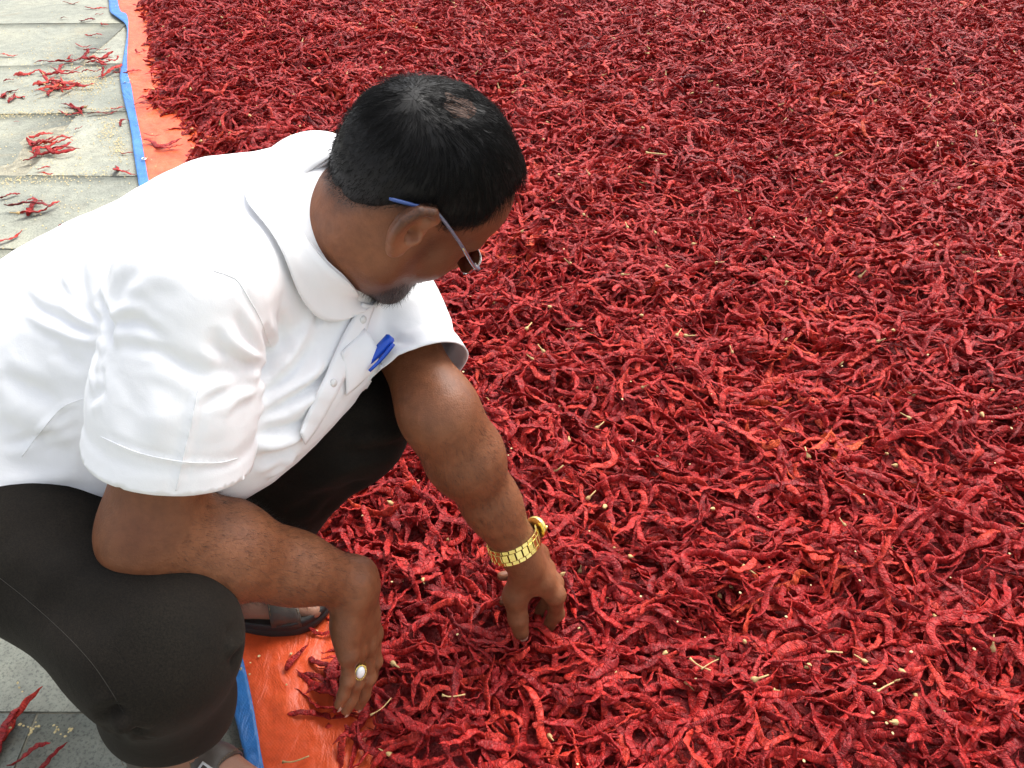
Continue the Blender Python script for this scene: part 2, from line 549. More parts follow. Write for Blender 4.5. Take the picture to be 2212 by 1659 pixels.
FOOT_L = Foot(AN_L, (1.0, .02), False)
FOOT_R = Foot(AN_R, (.88, -.48), True)
torso_core = Loft(TORSO_C, TORSO_L, TORSO_W - .022, TORSO_T - .022, 8)
T_LO = np.array(TORSO_C).min(0) - .22; T_HI = np.array(TORSO_C).max(0) + .22
arm_r = arm_sdf(SH_R, EL_R, WR_R, HAND_R, 1.00)
arm_l = arm_sdf(SH_L, EL_L, WR_L, HAND_L, .85)
head_f = cull(HEAD_LO, HEAD_HI, head_sdf)
core_f = cull(T_LO, T_HI, torso_core)
def leg_f(hip, kn, an, foot):
    lo, hi = foot.box(); a = np.array([hip, kn, an])
    fo = cull(lo, hi, foot.sdf)
    def f(p):
        return smin(chain(p, [hip, kn, an + V3(0, 0, .03)], [.082, .056, .038], .03), fo(p), .02)
    return cull(np.minimum(a.min(0) - .1, lo), np.maximum(a.max(0) + .1, hi), f)
leg_r = leg_f(HIP_R, KN_R, AN_R, FOOT_R)
leg_l = leg_f(HIP_L, KN_L, AN_L, FOOT_L)

def body_sdf(p):
    d = smin(core_f(p), head_f(p), .03)
    d = smin(d, arm_r(p), .02); d = smin(d, arm_l(p), .02)
    return smin(smin(d, leg_r(p), .02), leg_l(p), .02)
# ------------------------------------------------------------------ skin, hair and cloth materials
def skin_material():
    m, N, L, B = new_mat('skin')
    co = objcoord(N)
    n1 = noise(N, L, 9, 4, 0.6, co); n2 = noise(N, L, 70, 4, 0.65, co); n3 = noise(N, L, 420, 3, 0.6, co)
    r1 = ramp(N, [(0.30, (.150, .050, .019)), (0.70, (.235, .090, .039))]); L.new(n1.outputs['Fac'], r1.inputs[0])
    r2 = ramp(N, [(0.34, (.75, .72, .70)), (0.60, (1.06, 1.06, 1.06))]); L.new(n2.outputs['Fac'], r2.inputs[0])
    c = mixc(N, L, 0.8, r1.outputs[0], r2.outputs[0], 'MULTIPLY')
    c = mixc(N, L, attr_n(N, 'face'), c, (.120, .042, .020))
    c = mixc(N, L, attr_n(N, 'pale'), c, (.36, .185, .12))
    c = mixc(N, L, attr_n(N, 'warm'), c, (.36, .155, .085))
    sp = ramp(N, [(0.45, (0, 0, 0)), (0.62, (1, 1, 1))]); L.new(n3.outputs['Fac'], sp.inputs[0])
    bd = math_n(N, L, 'MULTIPLY', attr_n(N, 'beard'), math_n(N, L, 'ADD', math_n(N, L, 'MULTIPLY', sp.outputs[0], .35), .65))
    c = mixc(N, L, bd, c, (.014, .010, .009))
    L.new(c, B.inputs['Base Color'])
    B.inputs['Roughness'].default_value = .50
    B.inputs['Specular IOR Level'].default_value = .38
    B.inputs['Subsurface Weight'].default_value = .12
    B.inputs['Subsurface Radius'].default_value = (.9, .35, .2)
    B.inputs['Subsurface Scale'].default_value = .004
    v = N.new('ShaderNodeTexVoronoi'); v.inputs['Scale'].default_value = 520; L.new(co, v.inputs['Vector'])
    b1 = bump(N, L, v.outputs['Distance'], .0006, .35)
    b2 = bump(N, L, n2.outputs['Fac'], .0020, .40, b1.outputs[0])
    L.new(b2.outputs[0], B.inputs['Normal'])
    return m
M_SKIN = skin_material()

def shirt_material():
    m, N, L, B = new_mat('white_cotton')
    co = objcoord(N)
    n = noise(N, L, 14, 3, 0.55, co)
    r = ramp(N, [(0.3, (.82, .825, .835)), (0.7, (.86, .862, .868))]); L.new(n.outputs['Fac'], r.inputs[0])
    L.new(r.outputs[0], B.inputs['Base Color'])
    B.inputs['Roughness'].default_value = .8
    B.inputs['Sheen Weight'].default_value = .15
    B.inputs['Transmission Weight'].default_value = 0.0
    w = noise(N, L, 900, 2, 0.5, co)
    n2 = noise(N, L, 45, 4, 0.5, co, .6)
    b1 = bump(N, L, w.outputs['Fac'], .0003, .35)
    b2 = bump(N, L, n2.outputs['Fac'], .0020, .30, b1.outputs[0])
    L.new(b2.outputs[0], B.inputs['Normal'])
    return m
M_SHIRT = shirt_material()

def trouser_material():
    m, N, L, B = new_mat('dark_brown_twill')
    co = objcoord(N)
    n = noise(N, L, 520, 3, 0.7, co); n0 = noise(N, L, 12, 3, 0.5, co)
    r = ramp(N, [(0.35, (.0040, .0030, .0020)), (0.66, (.0135, .0102, .0066))]); L.new(n.outputs['Fac'], r.inputs[0])
    r0 = ramp(N, [(0.3, (.8, .8, .8)), (0.7, (1.15, 1.12, 1.1))]); L.new(n0.outputs['Fac'], r0.inputs[0])
    L.new(mixc(N, L, 1.0, r.outputs[0], r0.outputs[0], 'MULTIPLY'), B.inputs['Base Color'])
    B.inputs['Roughness'].default_value = .85
    B.inputs['Specular IOR Level'].default_value = .18
    B.inputs['Sheen Weight'].default_value = .04
    B.inputs['Sheen Roughness'].default_value = .5
    B.inputs['Sheen Tint'].default_value = (.55, .50, .42, 1)
    w = noise(N, L, 1100, 2, 0.6, co)
    b1 = bump(N, L, w.outputs['Fac'], .0006, .5)
    n2 = noise(N, L, 30, 3, 0.5, co, .5)
    b2 = bump(N, L, n2.outputs['Fac'], .004, .3, b1.outputs[0])
    L.new(b2.outputs[0], B.inputs['Normal'])
    return m
M_TROUSER = trouser_material()

def hair_material():
    m, N, L, B = new_mat('black_hair')
    co = objcoord(N)
    n = noise(N, L, 260, 3, 0.6, co)
    r = ramp(N, [(0.35, (.0025, .0023, .0022)), (0.75, (.010, .0085, .0080))]); L.new(n.outputs['Fac'], r.inputs[0])
    L.new(r.outputs[0], B.inputs['Base Color'])
    B.inputs['Roughness'].default_value = .55
    B.inputs['Specular IOR Level'].default_value = .22
    return m
M_HAIR = hair_material()

# ------------------------------------------------------------------ the man
person = empty('person', V3(-.52, .80, 0))
tag(person, 'man in white short-sleeved shirt squatting and leaning over the red chillies', 'person')

LO = V3(-.98, .36, -.02); HI = V3(.14, 1.16, .95)
import time
_t = time.time()
bv, bq = mesh_sdf(body_sdf, LO, HI, .0024 * DEV, 2)
bme = mesh_np(bv, bq, M_SKIN)
body = link('body', bme, person)
q = to_head(bv)
isface = (np.abs(q) < .16).all(1) & (arm_l(bv) > .02) & (head_sdf(bv) < .01)
def gm(c, r): return np.exp(-(((q - np.asarray(c)) / np.asarray(r)) ** 2).sum(1)) * isface
jaw = sstep(-.060, -.100, q[:, 2]) * sstep(.010, .040, q[:, 0]) * isface
qa = q * V3(1, 0, 1) + V3(0, 1, 0) * np.abs(q[:, 1:2])
mou = np.exp(-(((qa - V3(.095, .0, -.066)) / V3(.03, .030, .008)) ** 2).sum(1)) * isface
brow = np.exp(-(((qa - V3(.088, .032, .006)) / V3(.02, .021, .005)) ** 2).sum(1)) * isface
side = np.exp(-(((qa - V3(.010, .066, -.030)) / V3(.014, .02, .034)) ** 2).sum(1)) * isface
scalp = sstep(-.004 - .036 * sstep(-.02, -.05, q[:, 0]), .012, q[:, 2] - np.interp(q[:, 0], [-.14, -.078, -.06, -.036, -.005, .03, .033, .12], [-.08, -.05, -.01, .015, .004, .032, .06, .10])) * isface
beard = np.clip(jaw * .95 + mou * 1.2 + brow * .8 + side * .55 + scalp * .80, 0, 1)
attr(bme, 'beard', beard)
attr(bme, 'face', isface * sstep(.0, .05, q[:, 0] + .03) * .75)
eal = ear_local(q)
earm = np.exp(-((eal / V3(.022, .02, .034)) ** 2).sum(1) * .8) * (q[:, 1] > .06)
pale = np.zeros(len(bv))
for ft in (FOOT_L, FOOT_R):
    l = ft.loc(bv); pale = np.maximum(pale, ((l[:, 2] < .11) & (l[:, 0] > -.05) & (l[:, 0] < .25) & (np.abs(l[:, 1]) < .06)) * .75)
attr(bme, 'pale', pale)
attr(bme, 'warm', np.clip(earm, 0, 1) * .6)
print('body', len(bv), round(time.time() - _t, 1))

# ------------------------------------------------------------------ shirt
torso_shirt = Loft(TORSO_C, TORSO_L, TORSO_W, TORSO_T, 13)
AX_R = unit(EL_R - SH_R); AX_L = unit(EL_L - SH_L)
HEM_R = SH_R + (EL_R - SH_R) * .665; HEM_L = SH_L + (EL_L - SH_L) * .78
def sleeve(p, sh, el, r0, r1, r2, end):
    m = sh * .55 + el * .45; e = sh * (1 - end) + el * end
    return chain(p, [sh, m, e], [r0, r1, r2], .03)
def shirt_trunk(p):
    d = torso_shirt(p)
    d = smin(d, ell(p, (-.42, .82, .475), (.19, .150, .115), rotxyz(0, math.radians(30), 0)), .05)      # belly under loose cloth
    d = smin(d, ell(p, (-.32, .80, .475), (.14, .135, .085), rotxyz(0, math.radians(38), 0)), .04)        # front hanging loose
    d = smin(d, ell(p, (-.248, .875, .522), (.112, .135, .085), rotxyz(0, math.radians(35), 0)), .05)         # chest
    d = smin(d, ell(p, (-.56, .780, .365), (.15, .135, .105)), .05)                                       # shirt tail over the hip
    d = smin(d, ell(p, P(20, 1000, 1.02), (.130, .130, .105)), .04)                                         # and over the near thigh
    return smin(d, chain(p, [V3(-.30, .87, .65), NECK_B, NECK_B + unit(from_head((-.022, 0, -.075)) - NECK_B) * .010], [.09, .074, .066], .02), .06)
def shirt_solid(p):
    d = shirt_trunk(p)
    for sh, el, off, rs, e, hem, ax in SLEEVES:
        t = np.clip((p - sh) @ (el - sh) / ((el - sh) @ (el - sh)), 0, 1)
        s = smax(sleeve(p, sh + off, el, *rs, e), (p - hem) @ ax, .003)
        d = smin(d, s, .060 - .046 * sstep(.05, .45, t))
    return d
SLEEVES = ((SH_R, EL_R, V3(.004, .024, -.010), (.072, .073, .070), .84, HEM_R, AX_R), (SH_L, EL_L, V3(-.01, -.01, 0), (.078, .066, .058), .95, HEM_L, AX_L))
shirt_sdf = shirt_solid
_t = time.time()
sv, sq = mesh_sdf(shirt_solid, LO, HI, .0030 * DEV, 2)
print('shirt', len(sv), round(time.time() - _t, 1))

def cut_open(me, cuts):
    """cuts: (point, normal, radius): takes away the cloth beyond a plane, within a radius of the axis through the point"""
    bm = bmesh.new(); bm.from_mesh(me)
    for c, n, rad, keep in cuts:
        c = Vector(c); n = Vector(n).normalized()
        def beyond(lo):
            fs = list(bm.faces)
            q = np.array([f.calc_center_median() for f in fs]) - np.array(c); a = q @ np.array(n)
            ok = (a > lo) & (a < .22) & (np.linalg.norm(q - a[:, None] * np.array(n), axis=1) < rad)
            if keep is not None:
                i = np.where(ok)[0]; ok[i] = keep(q[i] + np.array(c)) > .0012
            return [f for f, o in zip(fs, ok) if o]
        geom = beyond(-.03)
        es = {e for f in geom for e in f.edges}; vs = {v for f in geom for v in f.verts}
        bmesh.ops.bisect_plane(bm, geom=list(vs) + list(es) + geom, dist=1e-6, plane_co=c, plane_no=n)
        bmesh.ops.delete(bm, geom=beyond(0), context='FACES')
    bmesh.ops.delete(bm, geom=[v for v in bm.verts if not v.link_faces], context='VERTS')
    bm.to_mesh(me); bm.free(); me.update()

# open the sleeves: take the end caps away and true the hems up to their planes
fn_ = np.cross(sv[sq[:, 2]] - sv[sq[:, 0]], sv[sq[:, 3]] - sv[sq[:, 1]]); fn_ /= np.maximum(np.linalg.norm(fn_, axis=1, keepdims=True), 1e-12)
fc_ = sv[sq].mean(1); dead = np.zeros(len(sq), bool)
for sh, el, off, rs, e, hem, ax in SLEEVES:
    r_ = fc_ - hem; a_ = r_ @ ax; w_ = np.linalg.norm(r_ - a_[:, None] * ax, axis=1)
    dd_ = (np.abs(fn_ @ ax) > .62) & (np.abs(a_) < .012) & (w_ < .085); i_ = np.where(dd_)[0]
    dd_[i_] = shirt_trunk(fc_[i_]) > .003
    edge = np.intersect1d(np.unique(sq[dd_]), np.unique(sq[~dd_ & ~dead])); dead |= dd_
    sv[edge] -= ((sv[edge] - hem) @ ax)[:, None] * ax
    v_ = sv[edge] - hem; b1_ = unit(np.cross(ax, V3(0, 0, 1))); b2_ = np.cross(ax, b1_)
    th_ = np.arctan2(v_ @ b2_, v_ @ b1_); o_ = np.argsort(th_); rr_ = np.linalg.norm(v_, axis=1)[o_]
    k_ = 9; pad_ = np.r_[rr_[-k_:], rr_, rr_[:k_]]; rs_m = np.convolve(pad_, np.ones(2 * k_ + 1) / (2 * k_ + 1), 'valid')
    sv[edge[o_]] = hem + v_[o_] * (rs_m / np.maximum(rr_, 1e-6))[:, None]
sq = sq[~dead]
for sh, el, off, rs, e, hem, ax in SLEEVES:                      # let the last centimetres hang straight to the hem
    v_ = sv - hem; a_ = v_ @ ax; rad_ = v_ - a_[:, None] * ax; w_ = np.linalg.norm(rad_, axis=1)
    b1_ = unit(np.cross(ax, V3(0, 0, 1))); b2_ = np.cross(ax, b1_); th_ = np.arctan2(rad_ @ b2_, rad_ @ b1_)
    near_ = (a_ > -.05) & (a_ < .004) & (w_ < .10); i_ = np.where(near_)[0]; i_ = i_[shirt_trunk(sv[i_]) > .004]
    ref = i_[(a_[i_] < -.024)]
    if len(ref) < 20: continue
    bins = np.linspace(-PI, PI, 31); mid_ = .5 * (bins[1:] + bins[:-1])
    pr_ = np.array([np.mean(w_[ref][(th_[ref] >= bins[k]) & (th_[ref] < bins[k + 1])]) if ((th_[ref] >= bins[k]) & (th_[ref] < bins[k + 1])).any() else np.nan for k in range(30)])
    ok_ = ~np.isnan(pr_); tgt = np.interp(th_, mid_[ok_], pr_[ok_], period=2 * PI) * (1 + .9 * (a_ + .03))
    mv = i_[a_[i_] > -.03]; bl = sstep(-.03, -.016, a_[mv])[:, None]
    sv[mv] = sv[mv] * (1 - bl) + (hem + a_[mv][:, None] * ax + rad_[mv] / w_[mv][:, None] * tgt[mv][:, None]) * bl
for sh, el, off, rs, e, hem, ax in SLEEVES:                      # press what is left of the seam fillet beyond the hem onto the trunk
    v_ = sv - hem; a_ = v_ @ ax; w_ = np.linalg.norm(v_ - a_[:, None] * ax, axis=1)
    i_ = np.where((a_ > .0012) & (a_ < .12) & (w_ < .17))[0]; d_ = shirt_trunk(sv[i_]); i_ = i_[(d_ > 0) & (d_ < .07)]
    for _ in range(3):
        d_ = shirt_trunk(sv[i_]); g_ = np.stack([shirt_trunk(sv[i_] + .002 * np.eye(3)[k]) - shirt_trunk(sv[i_] - .002 * np.eye(3)[k]) for k in range(3)], 1)
        sv[i_] -= d_[:, None] * g_ / np.maximum(np.linalg.norm(g_, axis=1, keepdims=True), 1e-9)
sq = sq[~((np.linalg.norm(sv[sq].mean(1) - V3(-.173, .821, .466), axis=1) < .026) & (shirt_trunk(sv[sq].mean(1)) > -.012))]
us_, inv_ = np.unique(sq, return_inverse=True); sv = sv[us_]; sq = inv_.reshape(-1, 4)
sme = mesh_np(sv, sq, M_SHIRT)
NK = unit(from_head((-.022, 0, -.075)) - NECK_B)
shirt = link('shirt', sme, person)
mod = shirt.modifiers.new('thickness', 'SOLIDIFY'); mod.thickness = .0018; mod.offset = -1

# ------------------------------------------------------------------ trousers
def trouser_sdf(p):
    d = chain(p, [HIP_R, HIP_R * .5 + KN_R * .5, KN_R], [.105, .089, .080], .04)
    s = chain(p, [KN_R, KN_R * .5 + AN_R * .5, AN_R + V3(0, .005, .075)], [.078, .066, .046], .03)
    d = smin(d, s, .03)
    e = chain(p, [HIP_L, HIP_L * .5 + KN_L * .5, KN_L], [.110, .098, .080], .04)
    s = chain(p, [KN_L, KN_L * .5 + AN_L * .5, AN_L + V3(0, 0, .05)], [.076, .070, .062], .03)
    e = smin(e, s, .03)
    d = smin(d, e, .03)
    return smin(d, ell(p, (-.66, .85, .37), (.14, .18, .13)), .04)
tv, tq = mesh_sdf(trouser_sdf, LO, HI, .0045 * DEV, 2)
tme = mesh_np(tv, tq, M_TROUSER)
cut_open(tme, [(AN_R + V3(0, 0, .078), (.0, -.50, -1), .16, None), (AN_L + V3(0, 0, .025), (0, 0, -1), .16, None)])
trousers = link('trousers', tme, person)
mod = trousers.modifiers.new('thickness', 'SOLIDIFY'); mod.thickness = .002; mod.offset = -1
print('trousers', len(tv))
# ------------------------------------------------------------------ cloth folds: creases laid on the surface in metres
CAM_O = Vector((0, 0, CAM_H))
def tree_of(me):
    bm = bmesh.new(); bm.from_mesh(me); t = BVHTree.FromBMesh(bm); bm.free(); return t
def on_surface(tree, u, v):
    r = tree.ray_cast(CAM_O, (Vector(P(u, v, 1.0)) - CAM_O).normalized())
    return None if r[0] is None else np.array(r[0])
def trace(tree, pts, n=14):
    pts = catmull(np.array(pts, float), n)
    out = [on_surface(tree, *p) for p in pts]
    out = [o for o in out if o is not None]
    if len(out) < 2: return None
    o = np.array(out)
    good = [0]
    for i in range(1, len(o)):
        if np.linalg.norm(o[i] - o[good[-1]]) < .06: good.append(i)
    return o[good] if len(good) > 1 else None
def fold(me, tree, lines, conv, sharp=1.0):
    co = get_co(me); no = get_no(me); dis = np.zeros(len(co))
    for amp, wid, pts in lines:
        L = trace(tree, [conv(x, y) for x, y in pts])
        if L is None: continue
        best = np.full(len(co), 1e9); tt = np.zeros(len(co)); n = len(L) - 1
        for i in range(n):
            a, ab = L[i], L[i + 1] - L[i]
            t = np.clip((co - a) @ ab / max(ab @ ab, 1e-12), 0, 1)
            d = np.linalg.norm(co - a - t[:, None] * ab, axis=1)
            m = d < best; best[m] = d[m]; tt[m] = (i + t[m]) / n
        taper = np.clip(np.minimum(tt, 1 - tt) * 4, 0, 1) ** .7
        x = best / (wid * sharp)
        dis += amp * taper * (np.exp(-x * x) - .38 * np.exp(-(x - 1.9) ** 2))
    set_co(me, co + no * dis[:, None])
def zc(k, x0, y0): return lambda x, y: (x0 + k * x, y0 + k * y)

Z2 = zc(.5311, 0, 271); Z3 = zc(.3677, 542.2, 576); Z5 = zc(.3874, 0, 1016.6)
co = get_co(sme); no = get_no(sme)
amp = .0012 * fbm(co * 11 + 3, 2) + .0016 * (.5 - np.abs(fbm(co * V3(16, 26, 22) + 7, 2))) + .0006 * fbm(co * 45, 2)
set_co(sme, co + no * amp[:, None])
st = tree_of(sme)
mm = .001
fold(sme, st, [
    (-7 * mm, .010, [(395, 690), (425, 760), (445, 820), (440, 900)]),
    (-4 * mm, .010, [(430, 830), (350, 730), (318, 620), (322, 520)]),
    (4 * mm, .014, [(425, 930), (330, 850), (230, 760), (170, 640)]),
    (-4 * mm, .012, [(425, 960), (290, 880), (190, 780), (150, 690)]),
    (4 * mm, .016, [(420, 1010), (260, 985), (120, 930), (50, 820), (30, 690)]),
    (-4 * mm, .014, [(425, 1040), (270, 1040), (120, 1000), (30, 910), (0, 830)]),
    (3 * mm, .014, [(410, 640), (390, 540), (420, 430)]),
    (-3 * mm, .012, [(240, 900), (300, 960), (420, 985)]),
    (2.2 * mm, .0045, [(90, 1345), (160, 1252), (250, 1150), (340, 1110), (430, 1072)]),
    (-4 * mm, .014, [(0, 1010), (120, 1065), (250, 1120)]),
    (3 * mm, .016, [(0, 1130), (110, 1190), (230, 1230), (390, 1260)]),
    (-3 * mm, .016, [(150, 1300), (260, 1330), (390, 1340)]),
    (3 * mm, .012, [(0, 1440), (160, 1440), (380, 1420)]),
    (-3.3 * mm, .012, [(1105, 945), (1010, 1000), (860, 1015), (720, 960), (610, 870)]),
    (2.2 * mm, .012, [(1090, 1010), (960, 1035), (820, 1045)]),
    (-2.2 * mm, .010, [(1060, 1050), (950, 1000), (890, 910), (880, 820)]),
    (-1.4 * mm, .007, [(430, 895), (620, 912), (720, 960), (800, 1040)]),
    (2.4 * mm, .005, [(812, 1040), (780, 1200), (745, 1350), (716, 1485)]),
    (1.7 * mm, .012, [(470, 800), (540, 700), (620, 610), (760, 640)]),
    (-1.7 * mm, .010, [(450, 740), (500, 640), (590, 600)]),
    (-1.4 * mm, .006, [(870, 590), (930, 610), (970, 635), (1000, 700), (1060, 800)]),
    (1.5 * mm, .0035, [(408, 1265), (560, 1330), (730, 1366), (880, 1372), (965, 1355)]),
    (-1.7 * mm, .016, [(480, 1000), (520, 1120), (500, 1250)]),
    (1.7 * mm, .014, [(640, 1060), (650, 1200), (640, 1320)]),
], Z2, .72)
fold(sme, st, [                                                   # sharp little creases that fan out from the armpits
    (-3.0 * mm, .0050, [(1100, 945), (1040, 900), (990, 830), (960, 760)]),
    (2.2 * mm, .0050, [(1095, 965), (1020, 930), (950, 880), (900, 800)]),
    (-2.8 * mm, .0050, [(1090, 985), (1000, 965), (920, 930), (840, 880)]),
    (-2.6 * mm, .0050, [(1060, 1050), (960, 1060), (880, 1100), (830, 1160)]),
    (2.0 * mm, .0050, [(1050, 1080), (970, 1110), (900, 1180)]),
    (-3.0 * mm, .0050, [(440, 800), (380, 780), (300, 720), (230, 620)]),
    (-2.8 * mm, .0050, [(435, 850), (350, 830), (260, 790), (150, 740), (80, 660)]),
    (2.2 * mm, .0050, [(430, 880), (330, 870), (220, 830), (110, 770)]),
    (-2.6 * mm, .0050, [(425, 1000), (320, 1010), (200, 990), (90, 930)]),
    (-2.4 * mm, .0050, [(445, 820), (520, 800), (600, 820), (680, 870)]),
    (2.0 * mm, .0050, [(450, 780), (520, 740), (610, 740)]),
    (-2.2 * mm, .0045, [(430, 1070), (330, 1150), (250, 1260), (200, 1380)]),
    (-2.2 * mm, .0050, [(0, 1300), (120, 1280), (260, 1240), (400, 1190)]),
], Z2)
fold(sme, st, [
    (-7 * mm, .009, [(40, 690), (95, 600), (110, 500), (70, 360)]),
    (-6 * mm, .009, [(120, 545), (170, 470), (185, 370), (160, 250)]),
    (5 * mm, .010, [(140, 640), (230, 540), (300, 420), (340, 320)]),
    (-5 * mm, .009, [(60, 770), (200, 680), (300, 570), (360, 430)]),
    (5 * mm, .010, [(40, 860), (200, 750), (350, 650), (430, 540)]),
    (-5 * mm, .008, [(20, 900), (200, 790), (390, 690), (490, 590)]),
    (4 * mm, .008, [(230, 860), (320, 800), (430, 730)]),
    (-5 * mm, .009, [(30, 985), (150, 960), (290, 930), (370, 880)]),
    (5 * mm, .010, [(20, 1060), (170, 1040), (310, 980)]),
    (-5 * mm, .010, [(30, 1130), (180, 1110), (300, 1040)]),
    (4 * mm, .010, [(90, 1240), (180, 1180), (250, 1110)]),
    (-4 * mm, .006, [(385, 205), (400, 280), (380, 360)]),
    (-3 * mm, .008, [(780, 395), (870, 430), (960, 440)]),
    (3 * mm, .009, [(790, 480), (900, 510), (1050, 500)]),
    (-3 * mm, .008, [(820, 540), (950, 560), (1080, 540)]),
], Z3, .72)

co = get_co(tme); no = get_no(tme)
set_co(tme, co + no * (.0032 * fbm(co * 9 + 8, 2))[:, None])
tt = tree_of(tme)
fold(tme, tt, [
    (-4.3 * mm, .007, [(1380, 870), (1310, 910), (1250, 925)]),
    (-5.0 * mm, .007, [(1375, 960), (1325, 1020), (1290, 1075)]),
    (3.6 * mm, .009, [(1370, 915), (1310, 960), (1260, 985)]),
    (-9.6 * mm, .008, [(570, 1430), (620, 1370), (690, 1340)]),
    (-9.6 * mm, .008, [(600, 1450), (700, 1440), (790, 1460)]),
    (8.0 * mm, .009, [(590, 1440), (660, 1405), (740, 1400)]),
    (-6.4 * mm, .007, [(640, 1480), (740, 1480), (820, 1500)]),
    (4.8 * mm, .020, [(20, 420), (200, 520), (420, 600)]),
    (-4.8 * mm, .020, [(200, 700), (420, 800), (700, 860)]),
], Z5)
fold(tme, tt, [
    (-6 * mm, .010, [(940, 1010), (820, 1060), (640, 1090), (480, 1120)]),
    (5 * mm, .012, [(930, 960), (800, 1010), (600, 1040)]),
    (-5 * mm, .010, [(680, 850), (600, 950), (520, 1090)]),
    (4 * mm, .012, [(620, 1180), (480, 1230), (340, 1330)]),
    (-4 * mm, .010, [(480, 1290), (330, 1400), (220, 1470)]),
    (-4 * mm, .010, [(700, 1260), (600, 1290), (470, 1380), (380, 1500)]),
], Z3)

def tube(pts, r, sides=6, closed=False, caps=True, flat=None):
    """swept tube; r scalar or per point; flat=(normal, factor) squashes it"""
    pts = np.asarray(pts, float); n = len(pts); r = np.broadcast_to(np.asarray(r, float), (n,))
    tan = np.roll(pts, -1, 0) - np.roll(pts, 1, 0) if closed else np.gradient(pts, axis=0)
    tan /= np.maximum(np.linalg.norm(tan, axis=1, keepdims=True), 1e-9)
    ref = V3(0, 0, 1) if abs(tan[0][2]) < .9 else V3(1, 0, 0)
    u = unit(np.cross(tan[0], ref)); vs, fs = [], []
    for i in range(n):
        u = unit(u - (u @ tan[i]) * tan[i]); w = np.cross(tan[i], u)
        for k in range(sides):
            a = 2 * PI * k / sides
            vs.append(pts[i] + r[i] * (math.cos(a) * u + math.sin(a) * w))
    for i in range(n if closed else n - 1):
        j = (i + 1) % n
        for k in range(sides):
            l = (k + 1) % sides
            fs.append((i * sides + k, i * sides + l, j * sides + l, j * sides + k))
    if caps and not closed:
        fs.append(tuple(range(sides))[::-1]); fs.append(tuple((n - 1) * sides + k for k in range(sides)))
    return vs, fs

def box(c, ax, half):
    """oriented box; ax rows are unit axes"""
    c = np.asarray(c, float); ax = np.asarray(ax, float)
    vs = [c + (sx * half[0]) * ax[0] + (sy * half[1]) * ax[1] + (sz * half[2]) * ax[2] for sx in (-1, 1) for sy in (-1, 1) for sz in (-1, 1)]
    fs = [(0, 1, 3, 2), (4, 6, 7, 5), (0, 4, 5, 1), (2, 3, 7, 6), (0, 2, 6, 4), (1, 5, 7, 3)]
    return vs, fs

class Build:
    def __init__(s): s.v, s.f = [], []
    def add(s, vf):
        b = len(s.v); s.v += [np.asarray(x, float) for x in vf[0]]; s.f += [tuple(i + b for i in f) for f in vf[1]]
        return s
    def link(s, name, mat, parent=None, smooth=False, bevel=0.0, solid=0.0, sub=0, off=0.0):
        o = link(name, mesh_from(s.v, s.f, mat, smooth), parent)
        if solid: m = o.modifiers.new('thickness', 'SOLIDIFY'); m.thickness = solid; m.offset = off
        if bevel: m = o.modifiers.new('bevel', 'BEVEL'); m.width = bevel; m.segments = 2; m.limit_method = 'ANGLE'
        if sub: m = o.modifiers.new('subdivision', 'SUBSURF'); m.levels = sub; m.render_levels = sub
        return o

def grad(fn, p, e=.002):
    g = np.stack([fn(p + e * np.eye(3)[k]) - fn(p - e * np.eye(3)[k]) for k in range(3)], 1)
    return g / np.maximum(np.linalg.norm(g, axis=1, keepdims=True), 1e-9)
def push(fn, p, clear, it=4, both=False):
    """move points out of a solid until they clear its surface (both: also draw them onto it)"""
    p = np.array(p, float)
    for _ in range(it):
        d = fn(p); m = clear - d
        if not both: m = np.maximum(m, 0)
        p = p + grad(fn, p) * m[:, None]
    return p
def grid_faces(n, m):
    return [(i * m + j, i * m + j + 1, (i + 1) * m + j + 1, (i + 1) * m + j) for i in range(n - 1) for j in range(m - 1)]

# ------------------------------------------------------------------ collar
def neck_frame():
    f0 = HF - (HF @ NK) * NK; f0 = unit(f0)
    return f0, np.cross(f0, NK)          # throat side, and across to his left/right
CF, CR = neck_frame()
if CR[1] > 0: CR = -CR                   # towards his right
nc, mc_ = 72, 9
cp_ = []
for i in range(nc):
    th = math.radians(-168 + 336 * i / (nc - 1))          # 0 = nape
    front = sstep(1.9, 2.9, abs(th))
    r0 = .067 + .014 * front
    base = NECK_B + NK * (.045 + .043 * math.sin(th) ** 2 - .030 * front) + r0 * (-math.cos(th) * CF + math.sin(th) * CR) + CF * .010 * front
    out = unit(-math.cos(th) * CF + math.sin(th) * CR)
    tip = np.exp(-((abs(th) - 2.62) / .17) ** 2)
    ln = .042 + .030 * math.sin(th) ** 2 + .036 * tip
    for j in range(mc_):
        s_ = j / (mc_ - 1)
        cp_.append(base + out * (.026 * s_ + .005 * math.sin(PI * min(1, s_ * 2.2)) * (1 - s_)) - NK * ln * s_)
cp_ = np.array(cp_)
low_ = (np.arange(len(cp_)) % mc_) >= 3
cp_[low_] = push(shirt_sdf, cp_[low_], .0060)
cp_ = push(lambda p: head_sdf(p, False), cp_, .004)
g_ = cp_.reshape(nc, mc_, 3)
for _ in range(3):
    g_[1:-1] = .5 * g_[1:-1] + .25 * (g_[:-2] + g_[2:]); g_[:, 1:-1] = .5 * g_[:, 1:-1] + .25 * (g_[:, :-2] + g_[:, 2:])
cp_ = g_.reshape(-1, 3)
bb = Build(); bb.v = list(cp_); bb.f = grid_faces(nc, mc_)
collar = bb.link('collar', M_SHIRT, shirt, True, solid=.0018)
